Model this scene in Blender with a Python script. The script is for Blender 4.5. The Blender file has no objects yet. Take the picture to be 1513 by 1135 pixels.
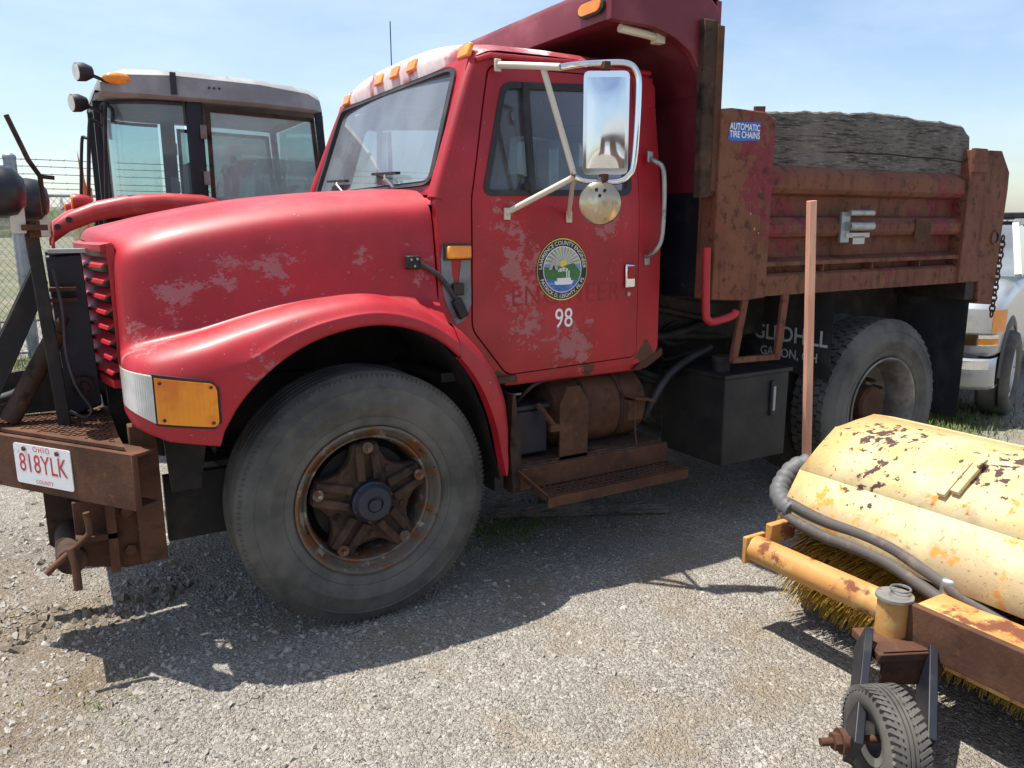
import bpy, bmesh, math, random
from mathutils import Vector, Matrix
from mathutils.geometry import tessellate_polygon
from mathutils import noise as mnoise
R = math.radians
random.seed(7)
SC = bpy.context.scene
COL = SC.collection

# ------------------------------------------------------------------ camera
cam_d = bpy.data.cameras.new('camera')
cam = bpy.data.objects.new('camera', cam_d); COL.objects.link(cam)
SC.camera = cam
_a, _t, _r = R(59.455), R(11.47), R(-0.226)
_fw = Vector((math.cos(_a), math.sin(_a), 0)); _rt = Vector((math.sin(_a), -math.cos(_a), 0)); _up = Vector((0, 0, 1))
_F = _fw*math.cos(_t)-_up*math.sin(_t); _U = _up*math.cos(_t)+_fw*math.sin(_t)
_R2 = _rt*math.cos(_r)+_U*math.sin(_r); _U2 = -_rt*math.sin(_r)+_U*math.cos(_r)
cam.matrix_world = Matrix(((_R2.x, _U2.x, -_F.x, -1.017), (_R2.y, _U2.y, -_F.y, -2.823), (_R2.z, _U2.z, -_F.z, 1.594), (0, 0, 0, 1)))
cam_d.sensor_width = 36.0
cam_d.lens = 36.0*1150.97/1513.0
cam_d.clip_start = 0.05; cam_d.clip_end = 2000

# ------------------------------------------------------------------ world and sun
SUNV = Vector((-0.25, 0.21, 1.0)).normalized()
elev = math.asin(SUNV.z); az = math.atan2(SUNV.x, SUNV.y)
w = bpy.data.worlds.new('World'); SC.world = w; w.use_nodes = True
nt = w.node_tree; nt.nodes.clear()
out = nt.nodes.new('ShaderNodeOutputWorld'); bg = nt.nodes.new('ShaderNodeBackground')
sky = nt.nodes.new('ShaderNodeTexSky'); sky.sky_type = 'NISHITA'; sky.sun_disc = False
sky.sun_elevation = elev; sky.sun_rotation = az; sky.dust_density = 1.2; sky.air_density = 1.0; sky.ozone_density = 1.2
tc = nt.nodes.new('ShaderNodeTexCoord'); mp = nt.nodes.new('ShaderNodeMapping')
mp.inputs['Scale'].default_value = (1.0, 1.6, 4.0)
nz = nt.nodes.new('ShaderNodeTexNoise'); nz.inputs['Scale'].default_value = 1.6; nz.inputs['Detail'].default_value = 7; nz.inputs['Roughness'].default_value = 0.6
mr = nt.nodes.new('ShaderNodeMapRange'); mr.inputs['From Min'].default_value = 0.35; mr.inputs['From Max'].default_value = 0.85
mr.inputs['To Min'].default_value = 0.0; mr.inputs['To Max'].default_value = 0.36
mx = nt.nodes.new('ShaderNodeMix'); mx.data_type = 'RGBA'
mx.inputs['B'].default_value = (7.6, 8.0, 8.6, 1)
L = nt.links
L.new(tc.outputs['Generated'], mp.inputs['Vector']); L.new(mp.outputs['Vector'], nz.inputs['Vector'])
L.new(nz.outputs['Fac'], mr.inputs['Value']); L.new(mr.outputs['Result'], mx.inputs['Factor'])
L.new(sky.outputs['Color'], mx.inputs['A']); L.new(mx.outputs['Result'], bg.inputs['Color'])
bg.inputs['Strength'].default_value = 0.11
L.new(bg.outputs['Background'], out.inputs['Surface'])
sd = bpy.data.lights.new('sun', 'SUN'); sd.energy = 4.6; sd.angle = R(0.53); sd.color = (1.0, 0.95, 0.87)
so = bpy.data.objects.new('sun', sd); COL.objects.link(so)
so.rotation_euler = (-SUNV).to_track_quat('-Z', 'Y').to_euler(); so.location = (-5, 5, 20)
SC.view_settings.view_transform = 'Standard'; SC.view_settings.look = 'None'
SC.view_settings.exposure = 0.78; SC.view_settings.gamma = 1.0

# ------------------------------------------------------------------ materials
def lin(h):
    c = [int(h[i:i+2], 16)/255 for i in (0, 2, 4)]
    return tuple((x/12.92 if x <= .04045 else ((x+.055)/1.055)**2.4) for x in c)+(1,)

class NB:
    def __init__(s, name):
        s.m = bpy.data.materials.new(name); s.m.use_nodes = True
        s.t = s.m.node_tree; s.b = s.t.nodes['Principled BSDF']; s.tc = s.t.nodes.new('ShaderNodeTexCoord')
    def n(s, typ, **kw):
        o = s.t.nodes.new('ShaderNode'+typ)
        for k, v in kw.items():
            if k.startswith('i_'):
                key = k[2:].replace('_', ' ')
                o.inputs[key].default_value = v
            else: setattr(o, k, v)
        return o
    def l(s, a, b): s.t.links.new(a, b)
    def coord(s, scale=(1, 1, 1)):
        m = s.n('Mapping', i_Scale=scale); s.l(s.tc.outputs['Object'], m.inputs['Vector']); return m.outputs['Vector']
    def noise(s, scale, detail=5, rough=.55, stretch=(1, 1, 1), typ='TexNoise'):
        o = s.n(typ, i_Scale=scale)
        if typ == 'TexNoise':
            o.inputs['Detail'].default_value = detail; o.inputs['Roughness'].default_value = rough
        s.l(s.coord(stretch), o.inputs['Vector']); return o
    def ramp(s, val, lo, hi, a=0., b=1.):
        o = s.n('MapRange', interpolation_type='SMOOTHSTEP'); o.inputs['From Min'].default_value = lo; o.inputs['From Max'].default_value = hi
        o.inputs['To Min'].default_value = a; o.inputs['To Max'].default_value = b
        s.l(val, o.inputs['Value']); return o.outputs['Result']
    def math(s, op, a, b):
        o = s.n('Math', operation=op)
        for i, v in enumerate((a, b)):
            if isinstance(v, (int, float)): o.inputs[i].default_value = v
            else: s.l(v, o.inputs[i])
        return o.outputs[0]
    def mix(s, fac, a, b):
        o = s.n('Mix', data_type='RGBA')
        s.l(fac, o.inputs['Factor']) if not isinstance(fac, float) else None
        if isinstance(fac, float): o.inputs['Factor'].default_value = fac
        for k, v in (('A', a), ('B', b)):
            if isinstance(v, tuple): o.inputs[k].default_value = v
            else: s.l(v, o.inputs[k])
        return o.outputs['Result']
    def region(s, spots):
        """strength 0..1 near any of the spots (x, y, z, radius)"""
        acc = None
        for (x, y, z, r) in spots:
            d = s.n('VectorMath', operation='DISTANCE'); s.l(s.tc.outputs['Object'], d.inputs[0]); d.inputs[1].default_value = (x, y, z)
            v = s.ramp(d.outputs['Value'], 0, r, 1, 0)
            acc = v if acc is None else s.math('MAXIMUM', acc, v)
        return acc

def weather(name, base, layers=(), rough=.5, metal=0., bump=None, coat=0., vary=.12, vscale=3., spec=.5):
    b = NB(name)
    base = base if isinstance(base, tuple) else lin(base)
    v = b.noise(vscale, 4)
    dark = tuple(c*(1-vary) for c in base[:3])+(1,); lite = tuple(min(1, c*(1+vary)) for c in base[:3])+(1,)
    col = b.mix(b.ramp(v.outputs['Fac'], .3, .7), dark, lite)
    rg = None
    for ly in layers:
        n = b.noise(ly.get('scale', 8), ly.get('detail', 8), ly.get('nr', .62), ly.get('stretch', (1, 1, 1)))
        val = n.outputs['Fac']
        if ly.get('spots'):
            val = b.math('ADD', val, b.math('MULTIPLY', b.region(ly['spots']), ly.get('boost', .25)))
        m = b.ramp(val, ly['lo'], ly['hi'])
        if ly.get('up'):
            g = b.n('NewGeometry'); sx = b.n('SeparateXYZ'); b.l(g.outputs['Normal'], sx.inputs[0])
            m = b.math('MULTIPLY', m, b.ramp(sx.outputs['Z'], ly['up'][0], ly['up'][1]))
        if ly.get('amt'): m = b.math('MULTIPLY', m, ly['amt'])
        c = ly['color']; c = c if isinstance(c, tuple) else lin(c)
        col = b.mix(m, col, c)
        if 'rough' in ly:
            prev = rg if rg is not None else rough
            o = b.n('Mix', data_type='FLOAT'); b.l(m, o.inputs['Factor'])
            if isinstance(prev, float) or isinstance(prev, int): o.inputs['A'].default_value = prev
            else: b.l(prev, o.inputs['A'])
            o.inputs['B'].default_value = ly['rough']; rg = o.outputs['Result']
    b.l(col, b.b.inputs['Base Color'])
    if rg is not None: b.l(rg, b.b.inputs['Roughness'])
    else: b.b.inputs['Roughness'].default_value = rough
    b.b.inputs['Metallic'].default_value = metal
    b.b.inputs['Specular IOR Level'].default_value = spec
    if coat: b.b.inputs['Coat Weight'].default_value = coat; b.b.inputs['Coat Roughness'].default_value = .2
    if bump:
        n = b.noise(bump[0], 6, .6, bump[3] if len(bump) > 3 else (1, 1, 1)); bp = b.n('Bump', i_Strength=bump[1], i_Distance=bump[2] if len(bump) > 2 else .01)
        b.l(n.outputs['Fac'], bp.inputs['Height']); b.l(bp.outputs['Normal'], b.b.inputs['Normal'])
    return b.m

PINK = (.36, .115, .12, 1)
M = {}
M['red'] = weather('faded_red_paint', (.36, .006, .014, 1), [
    dict(color=(.46, .035, .05, 1), scale=2.2, lo=.42, hi=.75, amt=.5),
    dict(color=(.50, .16, .17, 1), scale=5, lo=.35, hi=.75, up=(.55, 1.0), amt=.34, rough=.55),
    dict(color=PINK, scale=15, lo=.725, hi=.74, detail=13, nr=.78, boost=.27, rough=.6, stretch=(.8, 1, 1),
         spots=[(.78, .13, 1.42, .30), (.82, .13, 1.16, .26), (1.05, .13, 1.05, .30), (.70, .13, 1.62, .2), (-.62, .3, 1.36, .22), (-.25, .25, 1.42, .22), (-.75, .2, 1.2, .26), (1.25, .13, 1.62, .25), (.3, .22, 1.43, .22), (.8, .13, 1.3, .32), (.1, .25, 1.45, .2), (-.45, .3, 1.42, .2), (-.4, 0, 1.12, .2)]),
    dict(color=(.46, .22, .21, 1), scale=70, lo=.68, hi=.73, detail=3, amt=.7), dict(color=(.20, .02, .02, 1), scale=7, lo=.5, hi=.75, amt=.35, stretch=(2.5, 2.5, .35)),
    dict(color='5a3a28', scale=9, lo=.78, hi=.82, boost=.4, rough=.85, spots=[(1.50, .13, .95, .17), (1.15, .13, .93, .10), (.66, .13, .93, .1)]),
], rough=.5, coat=.08, vary=.18)
M['roofred'] = weather('chalky_red_roof_paint', (.30, .03, .04, 1), [
    dict(color=(.62, .60, .58, 1), scale=5, lo=.52, hi=.66, rough=.75, spots=[(.58, 1.05, 2.36, .42), (.58, .55, 2.34, .36), (.58, 1.5, 2.34, .36), (.9, .4, 2.36, .3)], boost=.34),
    dict(color=(.45, .2, .2, 1), scale=6, lo=.4, hi=.7, amt=.6),
], rough=.5, coat=.05)
RUST = [dict(color='604231', scale=5, lo=.4, hi=.62), dict(color='3d2a20', scale=16, lo=.52, hi=.72, amt=.8), dict(color='8a5a38', scale=40, lo=.6, hi=.75, amt=.5)]
M['rust'] = weather('brown_rusted_steel', '503629', RUST, rough=.85, bump=(60, .35, .004), spec=.25)
M['rustdark'] = weather('dark_rusted_steel', '42332a', [dict(color='5c4434', scale=8, lo=.45, hi=.7), dict(color='1d1714', scale=14, lo=.5, hi=.7)], rough=.85, bump=(60, .4, .004), spec=.25)
M['bed'] = weather('rusted_maroon_bed_steel', '6b4132', [
    dict(color='784e39', scale=4, lo=.4, hi=.62),
    dict(color='7a3439', scale=7, lo=.60, hi=.63, detail=12, nr=.7, boost=.16, spots=[(2.2, 0, 1.6, .4), (2.03, -.05, 1.85, .4), (3.6, 0, 1.65, .4)]),
    dict(color='3a251c', scale=18, lo=.52, hi=.68, amt=.75), dict(color='8a6248', scale=45, lo=.6, hi=.72, amt=.5),
    dict(color='3b2419', scale=5, lo=.5, hi=.72, amt=.6, stretch=(4, 4, .35)),
    dict(color='c9b9a4', scale=55, lo=.745, hi=.76, boost=.1, spots=[(2.0, -.05, 1.6, .35)]),
], rough=.75, bump=(70, .3, .004), spec=.3)
M['maroon'] = weather('faded_maroon_paint', '6a1c28', [dict(color='8d4a50', scale=3, lo=.45, hi=.75, amt=.6), dict(color='b07a72', scale=5, lo=.4, hi=.7, up=(.0, .8), amt=.5), dict(color='4b2f25', scale=9, lo=.62, hi=.7)], rough=.5)
M['navy'] = weather('flaking_navy_paint', '10141f', [dict(color='2c2a2c', scale=10, lo=.5, hi=.7), dict(color='49382c', scale=12, lo=.64, hi=.7)], rough=.5, bump=(30, .2, .003))
M['black'] = weather('grimy_black_paint', '17171a', [dict(color='2c2824', scale=6, lo=.4, hi=.7)], rough=.6)
M['grease'] = weather('greasy_chassis_steel', '1c1917', [dict(color='3a3029', scale=7, lo=.45, hi=.7)], rough=.75)
M['tyre'] = weather('dusty_tyre_rubber', (.055, .053, .048, 1), [dict(color=(.165, .155, .135, 1), scale=3, lo=.30, hi=.70, amt=.85), dict(color=(.17, .16, .145, 1), scale=20, lo=.55, hi=.8, amt=.4)], rough=.8, bump=(45, .12, .004), spec=.3)
M['rubber'] = weather('black_rubber', (.022, .022, .024, 1), [dict(color=(.06, .058, .055, 1), scale=6, lo=.45, hi=.75)], rough=.65)
M['rim'] = weather('rust_edged_wheel_rim', '6b6258', [dict(color='7a5034', scale=12, lo=.48, hi=.58), dict(color='a39a8c', scale=14, lo=.56, hi=.66), dict(color='3c2a20', scale=30, lo=.6, hi=.68)], rough=.6, metal=.3, bump=(40, .25, .003))
M['rimgrey'] = weather('grey_wheel_rim', '6f6a62', [dict(color='a8a298', scale=4, lo=.45, hi=.7), dict(color='4b3c30', scale=12, lo=.6, hi=.7)], rough=.5, metal=.4)
M['bluecap'] = weather('dark_blue_hub_cap', '1d2836', [dict(color='3a332c', scale=12, lo=.55, hi=.7)], rough=.45)
M['chrome'] = weather('scratched_chrome', (.78, .79, .8, 1), [dict(color='8a6a50', scale=14, lo=.70, hi=.76, rough=.6)], rough=.07, metal=1., vary=.03)
M['cream'] = weather('chipped_cream_paint', 'c9c1b0', [dict(color='8a5a3c', scale=22, lo=.64, hi=.68, rough=.8)], rough=.4)
M['mirrorback'] = weather('tarnished_mirror_back', 'b9a88c', [dict(color='d8cdb6', scale=9, lo=.5, hi=.65)], rough=.22, metal=.8)
M['alu'] = weather('dull_aluminium', 'a9a9a6', [dict(color='7d7a75', scale=12, lo=.5, hi=.7)], rough=.4, metal=.8)
M['amber'] = weather('amber_lens', (.85, .26, .012, 1), [dict(color=(.95, .42, .04, 1), scale=9, lo=.45, hi=.7)], rough=.18, coat=.4)
M['amberold'] = weather('amber_signal_lens', (.86, .27, .004, 1), [dict(color=(.70, .17, .004, 1), scale=7, lo=.45, hi=.65)], rough=.2, coat=.4, bump=(120, .3, .003, (3, .2, .1)))
M['clear'] = weather('hazed_clear_lens', (.62, .60, .54, 1), [dict(color=(.75, .74, .70, 1), scale=6, lo=.4, hi=.7)], rough=.2, coat=.4, bump=(90, .4, .003, (3, 3, .1)))
M['yellow'] = weather('chalky_yellow_paint', (.54, .40, .16, 1), [
    dict(color=(.58, .48, .29, 1), scale=3, lo=.38, hi=.66, amt=.85), dict(color=(.40, .30, .17, 1), scale=7, lo=.52, hi=.72, amt=.75, boost=.24, spots=[(1.46, -.9, .48, .2), (1.46, -1.2, .48, .22), (1.46, -1.5, .48, .25), (1.46, -1.8, .48, .25)]), dict(color=(.55, .25, .05, 1), scale=11, lo=.59, hi=.67, rough=.8, boost=.10, spots=[(1.45, -1.0, .45, .3), (1.45, -1.5, .45, .3)]),  # brown layer on the lower panel: dirt, plus its shade put into the colour
    dict(color='4a352e', scale=22, lo=.68, hi=.70, detail=9, boost=.2, rough=.85, spots=[(1.8, -1.0, .75, .3), (1.62, -1.1, .62, .22), (1.8, -1.45, .7, .3)]),
    dict(color='7c5030', scale=60, lo=.61, hi=.66, amt=.7), dict(color='5b3d2c', scale=38, lo=.665, hi=.69)], rough=.72, bump=(80, .2, .004))
M['orange'] = weather('rusty_orange_yellow_paint', (.46, .22, .06, 1), [dict(color=(.54, .34, .12, 1), scale=5, lo=.48, hi=.66), dict(color='6d3c24', scale=9, lo=.53, hi=.63, rough=.85), dict(color='3a2a22', scale=60, lo=.66, hi=.70)], rough=.6, bump=(60, .25, .003))
M['bristle'] = weather('yellow_poly_bristle', (.52, .34, .06, 1), [dict(color=(.30, .18, .04, 1), scale=20, lo=.45, hi=.65)], rough=.5)
M['bristledark'] = weather('dark_bristle', (.05, .035, .025, 1), rough=.6)
M['hose'] = weather('braided_hose_rubber', '4a4440', [dict(color='6a5d54', scale=14, lo=.5, hi=.7), dict(color='9a5a3a', scale=12, lo=.69, hi=.72)], rough=.7, bump=(220, .4, .002))
M['wrap'] = weather('grey_hose_wrap', '5b5c5e', rough=.6)
M['wood'] = weather('weathered_grey_timber', '6d675f', [dict(color='2e2a26', scale=7, lo=.45, hi=.66, detail=10, stretch=(1.3, 5, 14)), dict(color='b3aca1', scale=16, lo=.55, hi=.72, detail=10, stretch=(.9, 5, 12)), dict(color='1b1815', scale=2.6, lo=.66, hi=.68, stretch=(.35, 3, 12)), dict(color='8b857c', scale=3, lo=.45, hi=.7, amt=.5)], rough=.92, bump=(22, .8, .012, (.8, 5, 12)))
M['stake'] = weather('pink_new_pine', 'd59a80', [dict(color='e2b59a', scale=6, lo=.4, hi=.7, stretch=(5, 5, .4)), dict(color='b98065', scale=14, lo=.62, hi=.7, stretch=(6, 6, .4))], rough=.7)
M['galv'] = weather('galvanised_steel', '9aa0a4', [dict(color='7d8388', scale=8, lo=.45, hi=.65)], rough=.45, metal=.6)
M['tgrey'] = weather('dull_grey_cab_plastic', '8b8d8c', [dict(color='a5a6a2', scale=3, lo=.42, hi=.7), dict(color='5a5854', scale=14, lo=.66, hi=.72)], rough=.6)
M['tred'] = weather('faded_tractor_red', (.42, .03, .03, 1), [dict(color=(.52, .11, .10, 1), scale=3, lo=.45, hi=.7, amt=.7)], rough=.4)
M['silver'] = weather('silver_car_paint', (.40, .42, .44, 1), rough=.3, metal=.4, coat=.6, vary=.03)
M['plastic'] = weather('dark_trim_plastic', '2a2b2d', rough=.55)
M['white'] = weather('white_vinyl', (.82, .82, .82, 1), rough=.4, vary=.03)
M['plate'] = weather('crazed_white_plate', (.78, .78, .77, 1), [dict(color=(.6, .57, .55, 1), scale=22, lo=.62, hi=.66)], rough=.35, vary=.04)
M['platered'] = weather('plate_red_ink', (.55, .03, .05, 1), rough=.4)
M['ink'] = weather('black_vinyl', (.012, .012, .013, 1), rough=.35)
M['gold'] = weather('emblem_yellow', (.85, .62, .06, 1), rough=.4)
M['eblue'] = weather('emblem_blue', (.14, .32, .62, 1), [dict(color=(.35, .55, .8, 1), scale=12, lo=.45, hi=.7)], rough=.4)
M['egreen'] = weather('emblem_green', (.03, .16, .04, 1), [dict(color=(.08, .26, .06, 1), scale=14, lo=.45, hi=.7)], rough=.4)
M['eriver'] = weather('emblem_river_blue', (.03, .12, .42, 1), [dict(color=(.2, .35, .65, 1), scale=40, lo=.5, hi=.6, stretch=(.4, 1, 3))], rough=.4)
M['egrey'] = weather('emblem_tan', (.42, .40, .36, 1), rough=.5)
M['ghost'] = weather('dark_red_ghost_lettering', (.27, .004, .012, 1), rough=.4)
M['tape'] = weather('bare_grey_filler_patch', '7c8184', [dict(color='63676a', scale=12, lo=.45, hi=.65)], rough=.6)
M['sticker'] = weather('blue_sticker', (.015, .11, .42, 1), rough=.4)
M['faded'] = weather('worn_white_stencil', (.5, .52, .5, 1), [dict(color=(.12, .12, .12, 1), scale=18, lo=.55, hi=.65)], rough=.8)
M['brownwall'] = weather('brown_metal_cladding', '6b5748', rough=.6)
M['tan'] = weather('tan_shed_cladding', 'b9a36a', rough=.7)
M['flag'] = weather('orange_flag', (.75, .16, .03, 1), rough=.6)
M['battery'] = weather('dark_blue_battery_case', '161d2b', rough=.5)

def glass(name, tint, refl=.9, rough=.02, haze=None):
    b = NB(name); t = b.t; t.nodes.remove(b.b)
    o = t.nodes['Material Output']
    tr = b.n('BsdfTransparent'); tr.inputs[0].default_value = tint
    gl = b.n('BsdfGlossy', i_Roughness=rough); gl.inputs[0].default_value = (refl, refl, refl, 1)
    fr = b.n('Fresnel', i_IOR=1.5); mx = b.n('MixShader')
    b.l(fr.outputs[0], mx.inputs[0])
    src = tr.outputs[0]
    if haze:
        df = b.n('BsdfDiffuse'); df.inputs[0].default_value = haze[0]; m2 = b.n('MixShader')
        n = b.noise(3, 5); b.l(b.ramp(n.outputs['Fac'], .3, .75, haze[1]*.6, haze[1]), m2.inputs[0])
        b.l(tr.outputs[0], m2.inputs[1]); b.l(df.outputs[0], m2.inputs[2]); src = m2.outputs[0]
    b.l(src, mx.inputs[1]); b.l(gl.outputs[0], mx.inputs[2]); b.l(mx.outputs[0], o.inputs['Surface'])
    return b.m
M['glass'] = glass('windshield_glass', (.72, .84, .84, 1), haze=((.50, .58, .64, 1), .34))  # bluish diffuse haze: sky reflection put into the glass colour
M['sideglass'] = glass('tinted_side_glass', (.36, .40, .43, 1), haze=((.4, .44, .48, 1), .2))
M['tglass'] = glass('tractor_teal_glass', (.66, .84, .84, 1), haze=((.5, .62, .65, 1), .26))
M['tdoorglass'] = glass('dusty_tractor_door_glass', (.45, .66, .64, 1), haze=((.46, .56, .53, 1), .72))

def ground_mat():
    b = NB('gravel_lot')
    v = b.noise(85, typ='TexVoronoi'); v2 = b.noise(230, typ='TexVoronoi'); n1 = b.noise(.9, 6, .6); n2 = b.noise(14, 5); n3 = b.noise(2.2, 6)
    sep = b.n('SeparateColor'); b.l(v.outputs['Color'], sep.inputs[0]); sep2 = b.n('SeparateColor'); b.l(v2.outputs['Color'], sep2.inputs[0])
    c = b.mix(sep.outputs[0], (.26, .235, .195, 1), (.64, .595, .52, 1))
    c2 = b.mix(sep2.outputs[1], (.20, .18, .15, 1), (.60, .55, .475, 1))
    c = b.mix(b.ramp(n2.outputs['Fac'], .4, .6), c, c2)
    c = b.mix(b.math('MULTIPLY', b.ramp(n3.outputs['Fac'], .48, .68), .7), c, (.36, .285, .195, 1))
    c = b.mix(b.math('MULTIPLY', b.region([(-1.5, .5, 0, .9), (-1.7, 1.2, 0, 1.0), (-1.1, .45, 0, .5), (-1.05, .15, 0, .4), (-1.3, -.1, 0, .4)]), .8), c, (.25, .185, .12, 1))
    dk = b.ramp(n1.outputs['Fac'], .35, .6, .84, 1.0)
    o = b.n('Mix', data_type='RGBA', blend_type='MULTIPLY'); o.inputs['Factor'].default_value = 1.0
    b.l(c, o.inputs['A']); cm = b.n('CombineColor')
    for i in range(3): b.l(dk, cm.inputs[i])
    b.l(cm.outputs[0], o.inputs['B']); b.l(o.outputs['Result'], b.b.inputs['Base Color'])
    b.b.inputs['Roughness'].default_value = .95; b.b.inputs['Specular IOR Level'].default_value = .15
    h = b.math('ADD', b.math('MULTIPLY', v.outputs['Distance'], -1.0), b.math('MULTIPLY', v2.outputs['Distance'], -.5))
    bp = b.n('Bump', i_Strength=1.0, i_Distance=.02); b.l(h, bp.inputs['Height']); b.l(bp.outputs['Normal'], b.b.inputs['Normal'])
    return b.m
M['ground'] = ground_mat()
M['stone'] = weather('limestone_gravel', (.30, .275, .235, 1), [dict(color=(.44, .41, .365, 1), scale=9, lo=.54, hi=.64), dict(color=(.24, .22, .19, 1), scale=7, lo=.55, hi=.65)], rough=.9, bump=(60, .4, .004))
M['mud'] = weather('dark_mud', (.15, .12, .09, 1), [dict(color=(.26, .215, .165, 1), scale=20, lo=.45, hi=.65)], rough=.95, bump=(60, .5, .006))
M['grass'] = weather('green_grass', (.085, .15, .025, 1), [dict(color=(.20, .21, .06, 1), scale=5, lo=.45, hi=.65)], rough=.7)
M['field'] = weather('grass_field', (.11, .115, .055, 1), [dict(color=(.17, .155, .10, 1), scale=.4, lo=.45, hi=.65)], rough=.9)
M['hedge'] = weather('bare_spring_trees', (.13, .115, .085, 1), [dict(color=(.10, .13, .05, 1), scale=.3, lo=.45, hi=.6)], rough=.95)

# ------------------------------------------------------------------ mesh helpers
class MB:
    def __init__(s): s.v = []; s.f = []
    def add(s, vs, fs):
        o = len(s.v); s.v += [tuple(p) for p in vs]; s.f += [tuple(i+o for i in f) for f in fs]; return s
    def box(s, c, d, rot=None):
        vs = [Vector((x*d[0]/2, y*d[1]/2, z*d[2]/2)) for x in (-1, 1) for y in (-1, 1) for z in (-1, 1)]
        if rot is not None: vs = [rot @ p for p in vs]
        return s.add([p+Vector(c) for p in vs], [(0, 1, 3, 2), (4, 6, 7, 5), (0, 4, 5, 1), (2, 3, 7, 6), (0, 2, 6, 4), (1, 5, 7, 3)])
    def bb(s, x0, x1, y0, y1, z0, z1): return s.box(((x0+x1)/2, (y0+y1)/2, (z0+z1)/2), (x1-x0, y1-y0, z1-z0))
    def bar(s, p, q, wd, th, up=(0, 0, 1)):
        p, q = Vector(p), Vector(q); d = (q-p); z = d.normalized(); x = Vector(up).cross(z)
        if x.length < 1e-4: x = Vector((1, 0, 0)).cross(z)
        x.normalize(); y = z.cross(x); m = Matrix((x, y, z)).transposed()
        return s.box((p+q)/2, (wd, th, d.length), m)
    def ring(s, c, ax, r, n, ref=None):
        ax = Vector(ax).normalized(); a = ax.orthogonal().normalized() if ref is None else (Vector(ref)-ax*Vector(ref).dot(ax)).normalized(); b = ax.cross(a)
        return [Vector(c)+a*(r*math.cos(2*math.pi*i/n))+b*(r*math.sin(2*math.pi*i/n)) for i in range(n)]
    def cyl(s, p, q, r0, r1=None, n=16, caps=True):
        r1 = r0 if r1 is None else r1; p, q = Vector(p), Vector(q); ax = q-p
        vs = s.ring(p, ax, r0, n)+s.ring(q, ax, r1, n); fs = [(i, (i+1) % n, n+(i+1) % n, n+i) for i in range(n)]
        if caps: fs += [tuple(range(n-1, -1, -1)), tuple(range(n, 2*n))]
        return s.add(vs, fs)
    def tube(s, pts, r, n=8, caps=True):
        pts = [Vector(p) for p in pts]; vs = []; ref = None
        for i, p in enumerate(pts):
            t = (pts[min(i+1, len(pts)-1)]-pts[max(i-1, 0)]).normalized()
            if ref is None: ref = t.orthogonal().normalized()
            ref = (ref-t*ref.dot(t)).normalized()
            rr = r[i] if isinstance(r, (list, tuple)) else r
            vs += s.ring(p, t, rr, n, ref)
        fs = [(k*n+i, k*n+(i+1) % n, (k+1)*n+(i+1) % n, (k+1)*n+i) for k in range(len(pts)-1) for i in range(n)]
        if caps: fs += [tuple(range(n-1, -1, -1)), tuple(range((len(pts)-1)*n, len(pts)*n))]
        return s.add(vs, fs)
    def lathe(s, prof, c, ax, n=48, closed=False):
        """prof: (radius, height along axis)"""
        ax = Vector(ax).normalized(); vs = []; k = len(prof)
        for (r, h) in prof: vs += s.ring(Vector(c)+ax*h, ax, max(r, 1e-4), n)
        fs = [(j*n+i, j*n+(i+1) % n, (j+1) % k*n+(i+1) % n, (j+1) % k*n+i) for j in range(k if closed else k-1) for i in range(n)]
        return s.add(vs, fs)
    def grid(s, rows):
        m = len(rows[0]); vs = [p for r in rows for p in r]
        return s.add(vs, [(i*m+j, i*m+j+1, (i+1)*m+j+1, (i+1)*m+j) for i in range(len(rows)-1) for j in range(m-1)])
    def prism(s, poly, fn, a, b):
        """poly of 2D points, fn(u,v,w)->3D, extruded w from a to b"""
        n = len(poly); vs = [fn(u, v, a) for u, v in poly]+[fn(u, v, b) for u, v in poly]
        tri = tessellate_polygon([[Vector((u, v, 0)) for u, v in poly]])
        fs = [tuple(t) for t in tri]+[tuple(i+n for i in reversed(t)) for t in tri]+[(i, (i+1) % n, (i+1) % n+n, i+n) for i in range(n)]
        return s.add(vs, fs)
    def sphere(s, c, r, n=12, sc=(1, 1, 1)):
        k = n//2
        return s.grid([[(c[0]+sc[0]*r*math.sin(math.pi*i/k)*math.cos(2*math.pi*j/n), c[1]+sc[1]*r*math.sin(math.pi*i/k)*math.sin(2*math.pi*j/n), c[2]+sc[2]*r*math.cos(math.pi*i/k)) for j in range(n+1)] for i in range(k+1)])

def finish(me, smooth):
    bm = bmesh.new(); bm.from_mesh(me)
    bmesh.ops.remove_doubles(bm, verts=bm.verts, dist=1e-5); bmesh.ops.recalc_face_normals(bm, faces=bm.faces)
    bm.to_mesh(me); bm.free()
    if smooth:
        for p in me.polygons: p.use_smooth = True
        me.set_sharp_from_angle(angle=R(smooth))

def part(name, mb, mat, parent=None, smooth=35, bevel=0, sub=0, clean=True, **tags):
    me = bpy.data.meshes.new(name); me.from_pydata(mb.v, [], mb.f); me.update()
    if clean: finish(me, smooth)
    me.materials.append(M[mat] if isinstance(mat, str) else mat)
    o = bpy.data.objects.new(name, me); COL.objects.link(o)
    if parent is not None:
        o.parent = parent; o.matrix_parent_inverse = world_of(parent).inverted()
    if bevel:
        b = o.modifiers.new('bevel', 'BEVEL'); b.width = bevel; b.segments = 2; b.limit_method = 'ANGLE'; b.angle_limit = R(40)
    if sub:
        s_ = o.modifiers.new('subsurf', 'SUBSURF'); s_.levels = sub; s_.render_levels = sub
    for k, v in tags.items(): o[k] = v
    return o
WORLD = {}
def world_of(o): return WORLD.get(o.name, Matrix.Identity(4))
def thing(name, label, cat, loc, group=None):
    o = bpy.data.objects.new(name, None); COL.objects.link(o); o.location = loc; o.empty_display_size = .3
    WORLD[o.name] = Matrix.Translation(loc); o['label'] = label; o['category'] = cat
    if group: o['group'] = group
    return o
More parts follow.
